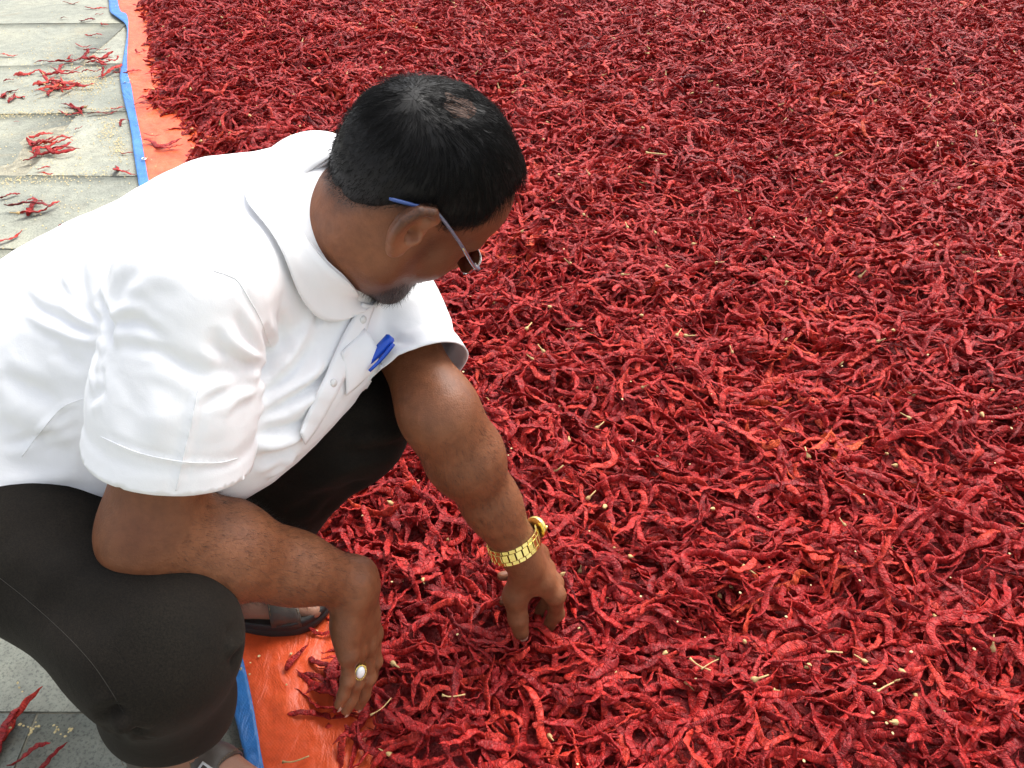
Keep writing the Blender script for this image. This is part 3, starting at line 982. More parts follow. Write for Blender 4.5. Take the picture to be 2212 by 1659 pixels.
# inner stand of the collar
sp_ = []
for i in range(nc):
    th = math.radians(-172 + 344 * i / (nc - 1)); front = sstep(1.9, 2.9, abs(th))
    for j in range(5):
        s_ = j / 4
        sp_.append(NECK_B + NK * ((.043 + .043 * math.sin(th) ** 2 - .030 * front) * (1 - s_) - .004 * s_) + (.064 + .014 * front + .010 * s_) * (-math.cos(th) * CF + math.sin(th) * CR) + CF * .010 * front)
sp_ = push(lambda p: head_sdf(p, False), np.array(sp_), .003)
bb = Build(); bb.v = list(sp_); bb.f = grid_faces(nc, 5)
bb.link('collar_stand', M_SHIRT, shirt, True, solid=.002)

# ------------------------------------------------------------------ hair
HL = np.array([(-.14, -.080), (-.0775, -.054), (-.068, -.036), (-.060, -.014), (-.047, -.003), (-.036, .012), (-.020, .013), (-.010, .003), (-.002, .001), (.010, .010),
               (.024, .0215), (.030, .030), (.033, .056), (.040, .070), (.062, .086), (.085, .096), (.12, .100)])
WHORL = V3(-.062, .020, .100)
def hairness(q):
    w = .004 * fbm(q * 90, 2)
    return q[:, 2] - np.interp(q[:, 0], HL[:, 0], HL[:, 1]) + w
def hair_thick(q):
    h = hairness(q)
    t = .0062 * sstep(-.002, .030, h) - .0004
    t = t + .0065 * sstep(.02, .075, q[:, 0]) * sstep(.0, .02, h) * sstep(.0, .07, q[:, 2])          # longer in front
    t = t - .0078 * np.exp(-(((q - WHORL) / V3(.036, .032, .03)) ** 2).sum(1)) * (1 + .22 * fbm(q * 160, 2))                        # thin on the crown
    return t + .0012 * fbm(q * V3(120, 120, 60), 2)
def hair_sdf(p):
    q = to_head(p)
    d = head_sdf(p, False) - hair_thick(q) * HS
    return smax(d, -hairness(q) * .8 * HS, .004)
hv, hq = mesh_sdf(hair_sdf, HEAD_C - .135, HEAD_C + .135, .0026 * DEV, 1)
hme = mesh_np(hv, hq, M_HAIR)
hair = link('hair', hme, person)
# strands combed away from the whorl
hn = get_no(hme); qh = to_head(hv)
hd = hairness(qh); okv = np.where((hd > -.001) & (head_sdf(hv, False) > -.004))[0]
ns = 11000
pick = RNG.choice(okv, ns)
root = hv[pick] + RNG.normal(0, .0012, (ns, 3)); nrm = hn[pick]
hs_ = head_sdf(root, False); thin = hs_ < .0005; root = root + nrm * np.maximum(0, .0006 - hs_)[:, None]
ql = to_head(root)
flow = ql - WHORL
flow *= (.35 + .65 * sstep(.02, .07, np.linalg.norm(flow, axis=1)))[:, None]
flow[:, 0] += .055 * sstep(.02, .08, ql[:, 2])[:] + .012
flow[:, 2] -= .035 * sstep(.05, .075, np.abs(ql[:, 1]))
flow = flow @ HM
flow += RNG.normal(0, .010, flow.shape)
flow -= (flow * nrm).sum(1)[:, None] * nrm
flow /= np.linalg.norm(flow, axis=1, keepdims=True)
ln = (.012 + .016 * RNG.random(ns)) * (.55 + .75 * sstep(.0, .06, ql[:, 2])) * (1 - .6 * sstep(.0, .03, ql[:, 0]) * sstep(.075, .04, ql[:, 2])) * (1 - .5 * sstep(.035, .07, ql[:, 0]))
ln = np.where(thin & (RNG.random(ns) < .70), ln * .05, ln)
ln = np.where((ql[:, 0] < -.06) & (ql[:, 2] < .03), ln * .4, ln)            # clipped short at the nape
K = 5; SV, SF = [], []
S = np.linspace(0, 1, K)
up = (.0010 + .0012 * RNG.random(ns)) * (1 - .7 * sstep(.03, .06, ql[:, 0]))
bend = RNG.normal(0, .12, ns)
sidev = np.cross(flow, nrm)
pts = root[:, None] + (flow[:, None] * S[None, :, None] + sidev[:, None] * (bend[:, None] * S[None] ** 2)[..., None]) * ln[:, None, None] \
    + nrm[:, None] * (up[:, None] * np.sin(PI * S * .85)[None] - (ln[:, None] ** 2) * 4.5 * (S[None] ** 2))[..., None]
wd = .00022 * (1 - .75 * S)
tri = np.array([[0, 1], [.87, -.5], [-.87, -.5]])
sv_ = (pts[:, :, None] + wd[None, :, None, None] * (sidev[:, None, None] * tri[None, None, :, :1] + nrm[:, None, None] * tri[None, None, :, 1:])).reshape(-1, 3)
base = (np.arange(ns) * K * 3)[:, None, None]
fq = []
for k in range(K - 1):
    for a in range(3):
        b = (a + 1) % 3
        fq.append([k * 3 + a, k * 3 + b, (k + 1) * 3 + b, (k + 1) * 3 + a])
fq = (base + np.array(fq)[None]).reshape(-1, 4)
tag(link('hair_strands', mesh_np(sv_, fq, M_HAIR), hair), kind='stuff')

# beard stubble and chin hair
M_BEARD = simple('beard_hair', (.012, .010, .010), .5, nscale=300)
bmask = np.where((beard > .5) & (q[:, 2] < -.05))[0]
if len(bmask):
    nb_ = 2600; pk = RNG.choice(bmask, nb_); bn = get_no(bme)[pk]
    r0 = bv[pk]; dd = bn + .9 * (-HU) + RNG.normal(0, .45, (nb_, 3)); dd /= np.linalg.norm(dd, axis=1, keepdims=True)
    l0 = .004 + .006 * RNG.random(nb_)
    sd = np.cross(dd, bn); sd /= np.maximum(np.linalg.norm(sd, axis=1, keepdims=True), 1e-6)
    v0 = np.stack([r0 - sd * .00016, r0 + sd * .00016, r0 + bn * .0002, r0 + dd * l0[:, None]], 1).reshape(-1, 3)
    f0 = (np.arange(nb_)[:, None, None] * 4 + np.array([[0, 1, 3], [1, 2, 3], [2, 0, 3]])).reshape(-1, 3)
    tag(link('beard', mesh_np(v0, f0, M_BEARD), body), kind='stuff')
# fine hair on the forearms
def limb_hair(el, wr, n):
    ax = unit(wr - el)
    t = ((bv - el) @ ax) / np.linalg.norm(wr - el); rr = np.linalg.norm(bv - el - ((bv - el) @ ax)[:, None] * ax, axis=1)
    c = np.where((t > .0) & (t < .92) & (rr < .07))[0]
    pk = RNG.choice(c, n); nn = get_no(bme)[pk]; r0 = bv[pk]
    dd = nn * .55 + ax + RNG.normal(0, .35, (n, 3)); dd /= np.linalg.norm(dd, axis=1, keepdims=True)
    l0 = .006 + .008 * RNG.random(n); sd = np.cross(dd, nn); sd /= np.linalg.norm(sd, axis=1, keepdims=True)
    w = .00011
    v0 = np.stack([r0 - sd * w, r0 + sd * w, r0 + nn * w, r0 + dd * l0[:, None]], 1).reshape(-1, 3)
    f0 = (np.arange(n)[:, None, None] * 4 + np.array([[0, 1, 3], [1, 2, 3], [2, 0, 3]])).reshape(-1, 3)
    tag(link('arm_hair', mesh_np(v0, f0, M_BEARD), body), kind='stuff')
limb_hair(EL_R, WR_R, 3600); limb_hair(EL_L, WR_L, 2600)

# ------------------------------------------------------------------ finger and toe nails
M_NAIL = simple('nail', (.50, .30, .22), .28, nscale=200)
def nail(p, d, n, w, l):
    """curved plate at p, along d, facing n"""
    s_ = np.cross(d, n); vs = []
    for i in range(6):
        a = i / 5
        for j in range(7):
            b = (j / 6 - .5) * 2
            ww = w * (.88 + .12 * math.sin(PI * (a * .6 + .2))) * (1 if a < .8 else 1 - (a - .8) * .9)
            vs.append(p + d * (a - .35) * l + s_ * b * ww - n * (b * b * w * .45 + .0012 * a * a))
    b_ = Build(); b_.v = vs; b_.f = grid_faces(6, 7)
    return b_.link('nail', M_NAIL, body, True, solid=.0006)
for H_, fingers in ((HAND_R, ('pinky', 'ring', 'middle', 'index')), (HAND_L, ('index', 'middle'))):
    for nm in fingers:
        pp, rs, d0, a = H_.f[nm]
        d = unit(pp[3] - pp[2]); n = math.sin(a) * d0 + math.cos(a) * V3(0, 0, 1)
        c = pp[3] + n * rs[3] * .86 - d * .002
        nail(H_.w(c), unit(d @ H_.M), unit(n @ H_.M), rs[3] * .78, .0115)
for H_ in (HAND_L, HAND_R):
    d = unit(H_.th[3] - H_.th[2]); n = unit(V3(0, .75, .65) - (V3(0, .75, .65) @ d) * d)
    nail(H_.w(H_.th[3] + n * .0088 - d * .003), unit(d @ H_.M), unit(n @ H_.M), .0080, .0150)
for ft in (FOOT_L, FOOT_R):
    for x, y, r in ((.214, .023, .0120), (.217, .004, .0084), (.209, -.011, .0078)):
        nail(ft.w((x, y, .036 + r * .86)), ft.F, V3(0, 0, 1), r * .75, .012 if r > .01 else .008)
# ------------------------------------------------------------------ sandals
M_LEATHER = simple('brown_leather', (.075, .060, .046), .45, nscale=40, namp=.25, bscale=600, bdist=.0004)
M_SOLE = simple('dark_rubber_sole', (.022, .019, .017), .65, nscale=60, namp=.2, bscale=400, bdist=.0006)
M_STITCH = simple('tan_stitching', (.20, .13, .06), .8)
M_STEEL = simple('steel_buckle', (.62, .60, .56), .28, 1.0, nscale=80)
def sandal(ft, buckles):
    root = empty('sandal', ft.O); root.parent = person
    root.matrix_parent_inverse = Matrix.Translation(-person.location)
    # sole: rounded outline, lifted a little at the toe
    out = catmull([(-.036, 0), (-.030, .024), (.0, .036), (.05, .036), (.11, .042), (.165, .050), (.205, .046), (.232, .026), (.238, .004), (.226, -.022), (.19, -.043),
                   (.14, -.050), (.08, -.044), (.03, -.036), (-.010, -.034), (-.032, -.022), (-.036, 0)], 64)[:-1]
    n = len(out); vs, fs = [], []
    for k, (z, g) in enumerate(((0.0, .97), (.006, 1.0), (.017, 1.0), (.0185, .985), (.020, 1.0), (.029, .995), (.031, .97), (.0305, .93))):
        cx = out.mean(0)
        for x, y in out:
            xx, yy = cx + (np.array([x, y]) - cx) * g
            vs.append(ft.w((xx, yy, .004 + z + .008 * sstep(.17, .24, xx))))
    m = 8
    for k in range(m - 1):
        for i in range(n):
            j = (i + 1) % n; fs.append((k * n + i, k * n + j, (k + 1) * n + j, (k + 1) * n + i))
    fs.append(tuple(range(n))[::-1]); fs.append(tuple((m - 1) * n + i for i in range(n)))
    b = Build(); b.v, b.f = vs, fs
    b.link('sole', M_SOLE, root, True)
    def strap(path0, path1, wid, name='strap', stitches=True):
        """leather band from the inner sole edge over the foot to the outer edge; paths are (x) at each side"""
        nu, nv = 26, 7; pts = []
        for i in range(nu):
            a = i / (nu - 1); ang = PI * a
            for j in range(nv):
                w = (j / (nv - 1) - .5) * wid
                x = path0 + (path1 - path0) * a + w
                pts.append(ft.w((x, .047 * math.cos(ang), .036 + .085 * math.sin(ang))))
        pts = np.array(pts)
        lo = pts.copy()
        for _ in range(10):                                     # shrink onto the foot
            d = ft.sdf(lo); lo = lo - grad(ft.sdf, lo) * np.clip(d - .0035, -.01, .012)[:, None] * .8
        lo[:, 2] = np.maximum(lo[:, 2], .033)
        l2 = lo.reshape(nu, nv, 3)
        for i in (0, nu - 1):
            l2[i] = pts.reshape(nu, nv, 3)[i]; l2[i, :, 2] = .030
        b = Build(); b.v = list(l2.reshape(-1, 3)); b.f = grid_faces(nu, nv)
        o = b.link(name, M_LEATHER, root, True, solid=.0032, off=1.0)
        if stitches:
            sb = Build()
            for j in (0, nv - 1):
                jj = 1 if j == 0 else nv - 2
                line = catmull(l2[:, j] * .72 + l2[:, jj] * .28, 90) ; nn = grad(ft.sdf, line)
                line = line + nn * .0036
                for k in range(6, 84, 3): sb.add(tube(line[k:k + 3], .00045, 4))
            tag(sb.link('stitching', M_STITCH, root, True), kind='stuff')
        return l2
    s1 = strap(.182, .170, .044)
    s2 = strap(.085, .145, .050)
    s3 = strap(.012, .012, .050)
    for l2, a in buckles(s1, s2):
        c = l2[a, 3]; tng = unit(l2[a + 1, 3] - l2[a - 1, 3]); ac = unit(l2[a, 6] - l2[a, 0]); nn = grad(ft.sdf, c[None])[0]
        ac = unit(ac - (ac @ nn) * nn); tng = np.cross(nn, ac)
        c = c + nn * .0052; bk = Build()
        for sx in (-1, 1):
            bk.add(box(c + tng * sx * .0085, (tng, ac, nn), (.0014, .0098, .0012)))
            bk.add(box(c + ac * sx * .0085, (ac, tng, nn), (.0014, .0070, .0012)))
        bk.add(box(c + nn * .0006, (tng, ac, nn), (.0080, .0008, .0008)))
        bk.link('buckle', M_STEEL, root, False, bevel=.0005)
    return root
sandal(FOOT_L, lambda a, b: [(a, 12)])
sandal(FOOT_R, lambda a, b: [(a, 15), (b, 16)])

# ------------------------------------------------------------------ buttons, placket and chest pocket
def chest_frame(u, v):
    c = on_surface(tree_of(sme), u, v)
    n = grad(shirt_sdf, c[None])[0]
    return c, n
st2 = tree_of(sme)
M_BUTTON = simple('pearl_button', (.72, .72, .70), .25, nscale=120)
# placket strip down the front, edge slightly lifted
line = trace(st2, [(792, 655), (770, 705), (742, 765), (712, 830), (676, 900), (650, 945)], 30)
if line is not None:
    nn = grad(shirt_sdf, line); tg = np.gradient(line, axis=0); tg /= np.linalg.norm(tg, axis=1, keepdims=True)
    sd = np.cross(tg, nn); vs = []
    for k in range(len(line)):
        for j in range(5):
            w = (j / 4 - .5) * .024
            vs.append(line[k] + sd[k] * w + nn[k] * (.0030 - .0012 * abs(j / 2 - 1)))
    b = Build(); b.v = vs; b.f = grid_faces(len(line), 5)
    b.link('placket', M_SHIRT, shirt, True, solid=.0022, off=1.0)
    for k in (4, 17):
        if k < len(line):
            t_ = Build().add(tube([line[k] + nn[k] * .0048, line[k] + nn[k] * .0064], [.0046, .0042], 14))
            t_.link('button', M_BUTTON, shirt, True)
# pocket: sags open towards the ground as he leans
PK = P(788, 790, 1.0)
pA, pB = on_surface(st2, 786, 728), on_surface(st2, 790, 788)
pC = on_surface(st2, 735, 812)
pocket_ok = pA is not None and pB is not None and pC is not None
if pocket_ok:
    nP = grad(shirt_sdf, ((pA + pB) / 2)[None])[0]
    mouth = pB - pA; down = pC - (pA + pB) / 2; down = unit(down - (down @ nP) * nP) * .042
    mouth = unit(mouth) * .055; mid = (pA + pB) / 2
    vs = []
    for i in range(13):
        s_ = i / 12
        for j in range(9):
            t_ = j / 8
            p = mid + mouth * (s_ - .5) * (1 - .06 * t_) + down * t_
            p = push(shirt_sdf, p[None], .004, 3)[0]
            vs.append(p + nP * .012 * (math.sin(PI * s_) ** .8) * (1 - t_) ** 1.4)
    b = Build(); b.v = vs; b.f = grid_faces(13, 9)
    b.link('pocket', M_SHIRT, shirt, True, solid=.0016)

# ------------------------------------------------------------------ pen and card in the pocket
M_BLUE = simple('blue_plastic', (.012, .085, .55), .25, nscale=30, namp=.08)
M_BLACK = simple('black_plastic', (.012, .012, .013), .35, nscale=60)
if pocket_ok:
    pm = mid + nP * .013
    pa, pb = P(786, 793, 1.0), P(830, 752, 1.0)
    dv = unit(pb - pa); k0 = mid + nP * .016
    dv = unit(dv - .25 * (dv @ nP) * nP)
    pen = empty('pen', k0)
    b = Build().add(tube([k0 - dv * .028, k0 - dv * .01, k0 + dv * .008, k0 + dv * .0225, k0 + dv * .0245], [.0038, .0042, .0062, .0060, .0035], 14))
    b.link('barrel', M_BLUE, pen, True)
    b = Build(); cn = unit(nP - (nP @ dv) * dv)
    vs = []
    for k in range(7):
        a = k / 6
        c = k0 + dv * (.020 - .040 * a) + cn * (.0085 + .0015 * math.sin(PI * a))
        vs += [c + np.cross(dv, cn) * .0030 * (1 - .4 * a), c - np.cross(dv, cn) * .0030 * (1 - .4 * a)]
    b.v = vs; b.f = grid_faces(7, 2)
    b.link('clip', M_BLUE, pen, True, solid=.0018)
    tag(pen, 'blue plastic pen clipped into the chest pocket of the white shirt', 'pen')
    cd = empty('card_holder', k0)
    ex = np.cross(dv, nP)
    b = Build().add(box(k0 - nP * .008 + unit(ex) * .012 + dv * .002, (dv, unit(ex), nP), (.010, .008, .0030)))
    b.link('cover', M_BLACK, cd, False, bevel=.001)
    b = Build().add(tube([k0 - nP * .0055 + unit(ex) * .012 + dv * .005, k0 - nP * .0044 + unit(ex) * .012 + dv * .005], [.0022, .0022], 10))
    b.link('rivet', M_STEEL, cd, True)
    tag(cd, 'small black holder with a pale dot behind the pen in the pocket', 'holder')

# ------------------------------------------------------------------ spectacles
M_GLASS, _N, _L, _B = new_mat('spectacle_lens')
_t = _N.new('ShaderNodeBsdfTransparent'); _t.inputs[0].default_value = (.94, .96, .96, 1)
_g = _N.new('ShaderNodeBsdfGlossy'); _g.inputs['Roughness'].default_value = .03
_lw = _N.new('ShaderNodeFresnel'); _lw.inputs[0].default_value = 1.5
_nz = noise(_N, _L, 30, 2, .5, objcoord(_N)); _L.new(_nz.outputs['Fac'], _g.inputs['Color'])
_mx = _N.new('ShaderNodeMixShader'); _L.new(_lw.outputs[0], _mx.inputs[0]); _L.new(_t.outputs[0], _mx.inputs[1]); _L.new(_g.outputs[0], _mx.inputs[2])
_L.new(_mx.outputs[0], _N['Material Output'].inputs['Surface'])
M_GOLD = simple('gold', (.95, .74, .24), .22, 1.0, nscale=200, namp=.06)
M_TIP = simple('blue_temple_tip', (.035, .075, .24), .35, nscale=60)
M_TEMPLE = simple('steel_blue_temple', (.20, .24, .34), .35, .6, nscale=90)
M_DARKMET = simple('dark_metal', (.10, .11, .14), .3, 1.0, nscale=90)
gl = empty('eyeglasses', from_head((.095, 0, -.008)))
tag(gl, 'half-rim spectacles with thin metal temples and blue tips on the man', 'eyeglasses')
def hw(pts): return [from_head(p) for p in pts]
for sd in (1, -1):
    # lens, slightly wrapped
    vs = []; c = V3(.0935, .034 * sd, -.016)
    ring = [(.026 * math.copysign(abs(math.cos(a)) ** .55, math.cos(a)), .0155 * math.copysign(abs(math.sin(a)) ** .6, math.sin(a))) for a in np.linspace(0, 2 * PI, 28, endpoint=False)]
    b = Build(); front = []; back = []
    for y, z in ring:
        yy = (c[1] + y); f = c[0] - .10 * max(0, abs(yy) - .018) ** 1.0 * .45 - .0006
        front.append(from_head((f, yy, c[2] + z)))
        back.append(from_head((f - .0020, yy, c[2] + z)))
    n = len(ring); b.v = front + back
    b.f = [tuple(range(n)), tuple(range(2 * n - 1, n - 1, -1))] + [(i, i + n, (i + 1) % n + n, (i + 1) % n) for i in range(n)]
    b.link('lens', M_GLASS, gl)
    top = [front[i] for i in range(0, 15)]
    Build().add(tube([np.array(x) for x in top], .0008, 6)).link('rim', M_STEEL, gl, True)
    low = [front[i % n] for i in range(14, 29)]
    Build().add(tube([np.array(x) for x in low], .00045, 5)).link('rim', M_DARKMET, gl, True)
    arm = catmull(hw([(.0895, .060 * sd, -.010), (.086, .069 * sd, -.009), (.072, .073 * sd, -.008), (.030, .0840 * sd, .004), (-.010, .0880 * sd, .0130), (-.034, .0890 * sd, .0165)]), 30)
    Build().add(tube(arm, [.0020] * 6 + [.0017] * 24, 8)).link('temple', M_TEMPLE, gl, True)
    strip = arm[6:18] + (HR * sd * .0011)
    Build().add(tube(strip, .0007, 6)).link('temple_inlay', M_GOLD, gl, True)
    tipc = catmull(hw([(-.022, .0890 * sd, .0150), (-.040, .0885 * sd, .0130), (-.058, .0860 * sd, .0040), (-.078, .0810 * sd, -.0080)]), 14)
    Build().add(tube(tipc, [.0014, .0017] + [.0019] * 11 + [.0014], 8)).link('temple_tip', M_TIP, gl, True)
    h = from_head((.0875, .063 * sd, -.010))
    Build().add(box(h, (HF, HR, HU), (.0040, .0028, .0016))).link('hinge', M_STEEL, gl, False, bevel=.0004)
Build().add(tube(catmull(hw([(.0935, .010, -.006), (.100, 0, -.002), (.0935, -.010, -.006)]), 9), .0010, 6)).link('bridge', M_GOLD, gl, True)

# ------------------------------------------------------------------ wristwatch on the left wrist, rings
axw = unit(WR_L - EL_L)
wt = empty('wristwatch', WR_L - axw * .012)
tag(wt, 'gold bracelet wristwatch on the wrist of the hand picking chillies', 'wristwatch')
wc = WR_L - axw * .010; wT = unit(HAND_L.T - (HAND_L.T @ axw) * axw); wN = np.cross(axw, wT)
if wN @ HAND_L.N < 0: wN = -wN
wN, wT = unit(wN * math.cos(.75) - wT * math.sin(.75)), unit(wT * math.cos(.75) + wN * math.sin(.75))   # the case has slid to the outer side
wax = unit(axw + V3(0, -.48, 0))
wT = unit(wT - (wT @ wax) * wax); wN = unit(wN - (wN @ wax) * wax - (wN @ wT) * wT)
nl = 26; mids = Build(); outs = Build()
ra, rb = .0375, .0290
loop = [wc + wT * .024 * math.cos(a) + wN * .024 * math.sin(a) for a in np.linspace(0, 2 * PI, 721)]
loop = push(body_sdf, np.array(loop), .0016, 5)
seg = np.r_[0, np.cumsum(np.linalg.norm(np.diff(loop, axis=0), axis=1))]
def at_len(s_): 
    s_ = s_ % seg[-1]
    return np.array([np.interp(s_, seg, loop[:, k]) for k in range(3)])
step = seg[-1] / nl
start = None
for i in range(nl):
    c = at_len(i * step); t_ = unit(at_len(i * step + .002) - at_len(i * step - .002)); r_ = unit(c - wc - ((c - wc) @ wax) * wax)
    if r_ @ wN > .88: continue                                  # the case sits here
    r_ = unit(np.cross(wax, t_)) * (1 if np.cross(wax, t_) @ r_ > 0 else -1)
    mids.add(box(c + r_ * .0016, (t_, wax, r_), (step * .44, .0050, .0014)))
    for sd in (-1, 1):
        outs.add(box(c + r_ * .0013 + wax * sd * .0078 + t_ * step * .5 * .5, (t_, wax, r_), (step * .46, .0025, .0012)))
mids.link('centre_links', M_GOLD, wt, False, bevel=.0005)
outs.link('outer_links', M_GOLD, wt, False, bevel=.0004)
cc = wc + wN * .02; cc = push(body_sdf, cc[None], .0055, 5)[0]
b = Build().add(tube([cc - wN * .0035, cc - wN * .003, cc + wN * .0025, cc + wN * .0035], [.0150, .0160, .0160, .0142], 28))
b.link('case', M_GOLD, wt, True)
M_DIAL = simple('cream_dial', (.72, .66, .48), .3, nscale=60)
Build().add(tube([cc + wN * .0035, cc + wN * .0039], [.0132, .0132], 28)).link('dial', M_DIAL, wt, True)
Build().add(tube([cc + wT * .016, cc + wT * .0195], [.0022, .0022], 10)).link('crown', M_GOLD, wt, True)

RING_TURN = .75
def ring_on(H_, finger, frac, name, label, stone, turn=0.0):
    pp, rs, d0, a = H_.f[finger]
    a1 = math.atan2(-(pp[1] - pp[0])[2], np.linalg.norm((pp[1] - pp[0])[:2]))
    c = H_.w(pp[0] + (pp[1] - pp[0]) * frac); d = unit((pp[1] - pp[0]) @ H_.M)
    n = (math.sin(a1) * d0 + math.cos(a1) * V3(0, 0, 1)) @ H_.M; n = unit(n - (n @ d) * d); t_ = np.cross(d, n)
    n, t_ = n * math.cos(turn) + t_ * math.sin(turn), t_ * math.cos(turn) - n * math.sin(turn)
    r = (rs[0] + (rs[1] - rs[0]) * frac) * H_.k + .0012
    root = empty(name, c)
    lp = [c + r * (math.cos(x) * t_ + math.sin(x) * n) for x in np.linspace(0, 2 * PI, 28, endpoint=False)]
    Build().add(tube(lp, .0014, 8, closed=True)).link('band', M_GOLD, root, True)
    if stone:
        s0 = c + n * (r + .0012)
        vs, fs = [], []
        def dome(rx, ry, hh, z0):
            v, f = [], []; R_ = 5; K_ = 20
            for i in range(R_):
                g = math.cos(i / (R_ - 1) * PI / 2 * .96); z = math.sin(i / (R_ - 1) * PI / 2) * hh
                for k in range(K_):
                    x = 2 * PI * k / K_
                    v.append(s0 + d * rx * g * math.cos(x) + t_ * ry * g * math.sin(x) + n * (z + z0))
            for i in range(R_ - 1):
                for k in range(K_): f.append((i * K_ + k, i * K_ + (k + 1) % K_, (i + 1) * K_ + (k + 1) % K_, (i + 1) * K_ + k))
            f.append(tuple((R_ - 1) * K_ + k for k in range(K_))); f.append(tuple(range(K_))[::-1])
            return v, f
        bz = Build(); bz.v, bz.f = dome(.0112, .0080, .0022, -.0008)
        for k in range(22):
            x = 2 * PI * k / 22
            bz.add(tube([s0 + d * .0106 * math.cos(x) + t_ * .0075 * math.sin(x), s0 + d * .0106 * math.cos(x) + t_ * .0075 * math.sin(x) + n * .0022], [.0011, .0006], 5))
        bz.link('setting', M_GOLD, root, True)
        bs = Build(); bs.v, bs.f = dome(.0090, .0061, .0034, .0006)
        bs.link('stone', simple('white_stone', (.80, .82, .80), .12, nscale=150, namp=.05), root, True)
    tag(root, label, 'ring')
ring_on(HAND_R, 'ring', .48, 'finger_ring', 'gold finger ring with a large white stone on the hanging hand', True, RING_TURN)
ring_on(HAND_L, 'middle', .45, 'finger_ring', 'plain gold finger ring on the hand that wears the watch', False)

# stitched seams of the shirt
for pts in ([(408, 1265), (560, 1330), (730, 1366), (880, 1372), (965, 1355)], [(90, 1345), (160, 1252), (250, 1150), (340, 1110), (425, 1075)],
            [(812, 1045), (780, 1200), (745, 1350), (716, 1485)], [(870, 590), (930, 610), (970, 635), (1010, 700), (1060, 790), (1100, 900)]):
    sl = trace(st2, [Z2(x, y) for x, y in pts], 60)
    if sl is not None: Build().add(tube(sl, .0007, 5)).link('seam', M_SHIRT, shirt, True)
# seams on the trousers
M_SEAM = simple('trouser_seam', (.018, .0145, .010), .9)
sl = trace(tree_of(tme), [Z5(0, 600), Z5(150, 720), Z5(350, 900), Z5(500, 1060), Z5(600, 1200), Z5(690, 1350)], 50)
if sl is not None:
    Build().add(tube(sl, .0004, 5)).link('side_seam', M_SEAM, trousers, True)
# ================================================================== ground, stone slabs
def stone_material():
    m, N, L, B = new_mat('grey_green_flagstone')
    co = objcoord(N)
    n1 = noise(N, L, 3.2, 5, 0.6, co, .6); n2 = noise(N, L, 26, 5, 0.7, co); n3 = noise(N, L, 230, 3, 0.7, co)
    r = ramp(N, [(0.28, (.205, .215, .180)), (0.50, (.275, .282, .230)), (0.72, (.330, .325, .250))]); L.new(n1.outputs['Fac'], r.inputs[0])
    rnd = N.new('ShaderNodeObjectInfo').outputs['Random']
    rr = ramp(N, [(0, (.95, .96, .95)), (1, (1.05, 1.04, 1.01))]); L.new(rnd, rr.inputs[0])
    c = mixc(N, L, 1.0, r.outputs[0], rr.outputs[0], 'MULTIPLY')
    r2 = ramp(N, [(0.32, (.72, .72, .72)), (0.62, (1.10, 1.10, 1.08))]); L.new(n2.outputs['Fac'], r2.inputs[0])
    c = mixc(N, L, .75, c, r2.outputs[0], 'MULTIPLY')
    r3 = ramp(N, [(0.36, (.45, .46, .47)), (0.50, (1.04, 1.04, 1.04))]); L.new(n3.outputs['Fac'], r3.inputs[0])
    c = mixc(N, L, .8, c, r3.outputs[0], 'MULTIPLY')
    n4 = noise(N, L, 5.5, 4, 0.65, co, 1.2)                       # rusty and ochre stains
    r4 = ramp(N, [(0.57, (0, 0, 0)), (0.76, (1, 1, 1))]); L.new(n4.outputs['Fac'], r4.inputs[0])
    c = mixc(N, L, math_n(N, L, 'MULTIPLY', r4.outputs[0], .45), c, (.30, .23, .13))
    L.new(c, B.inputs['Base Color'])
    B.inputs['Roughness'].default_value = .62
    b1 = bump(N, L, n2.outputs['Fac'], .004, .55)
    b2 = bump(N, L, n3.outputs['Fac'], .0012, .7, b1.outputs[0])
    b3 = bump(N, L, n1.outputs['Fac'], .020, .5, b2.outputs[0])
    L.new(b3.outputs[0], B.inputs['Normal'])
    return m
M_STONE = stone_material()
M_DIRT = simple('joint_dirt', (.29, .27, .20), .95, nscale=40, namp=.35, bscale=200, bdist=.004)
gr = link('ground', mesh_from([(-300, -300, -.0042), (300, -300, -.0042), (300, 300, -.0042), (-300, 300, -.0042)], [(0, 1, 2, 3)], M_DIRT, False))
tag(gr, kind='structure')
pave = empty('pavement', (0, 0, -.016)); tag(pave, kind='structure')

# the tarpaulin's edge on the ground
T_A, T_B = V3(-.351, .623, 0), V3(-1.910, 4.466, 0)
T_D = unit(T_B - T_A); T_N = V3(-T_D[1], T_D[0], 0) * -1          # along the edge; towards the chillies
def edge_dist(x, y):
    return (x - T_A[0]) * T_N[0] + (y - T_A[1]) * T_N[1]

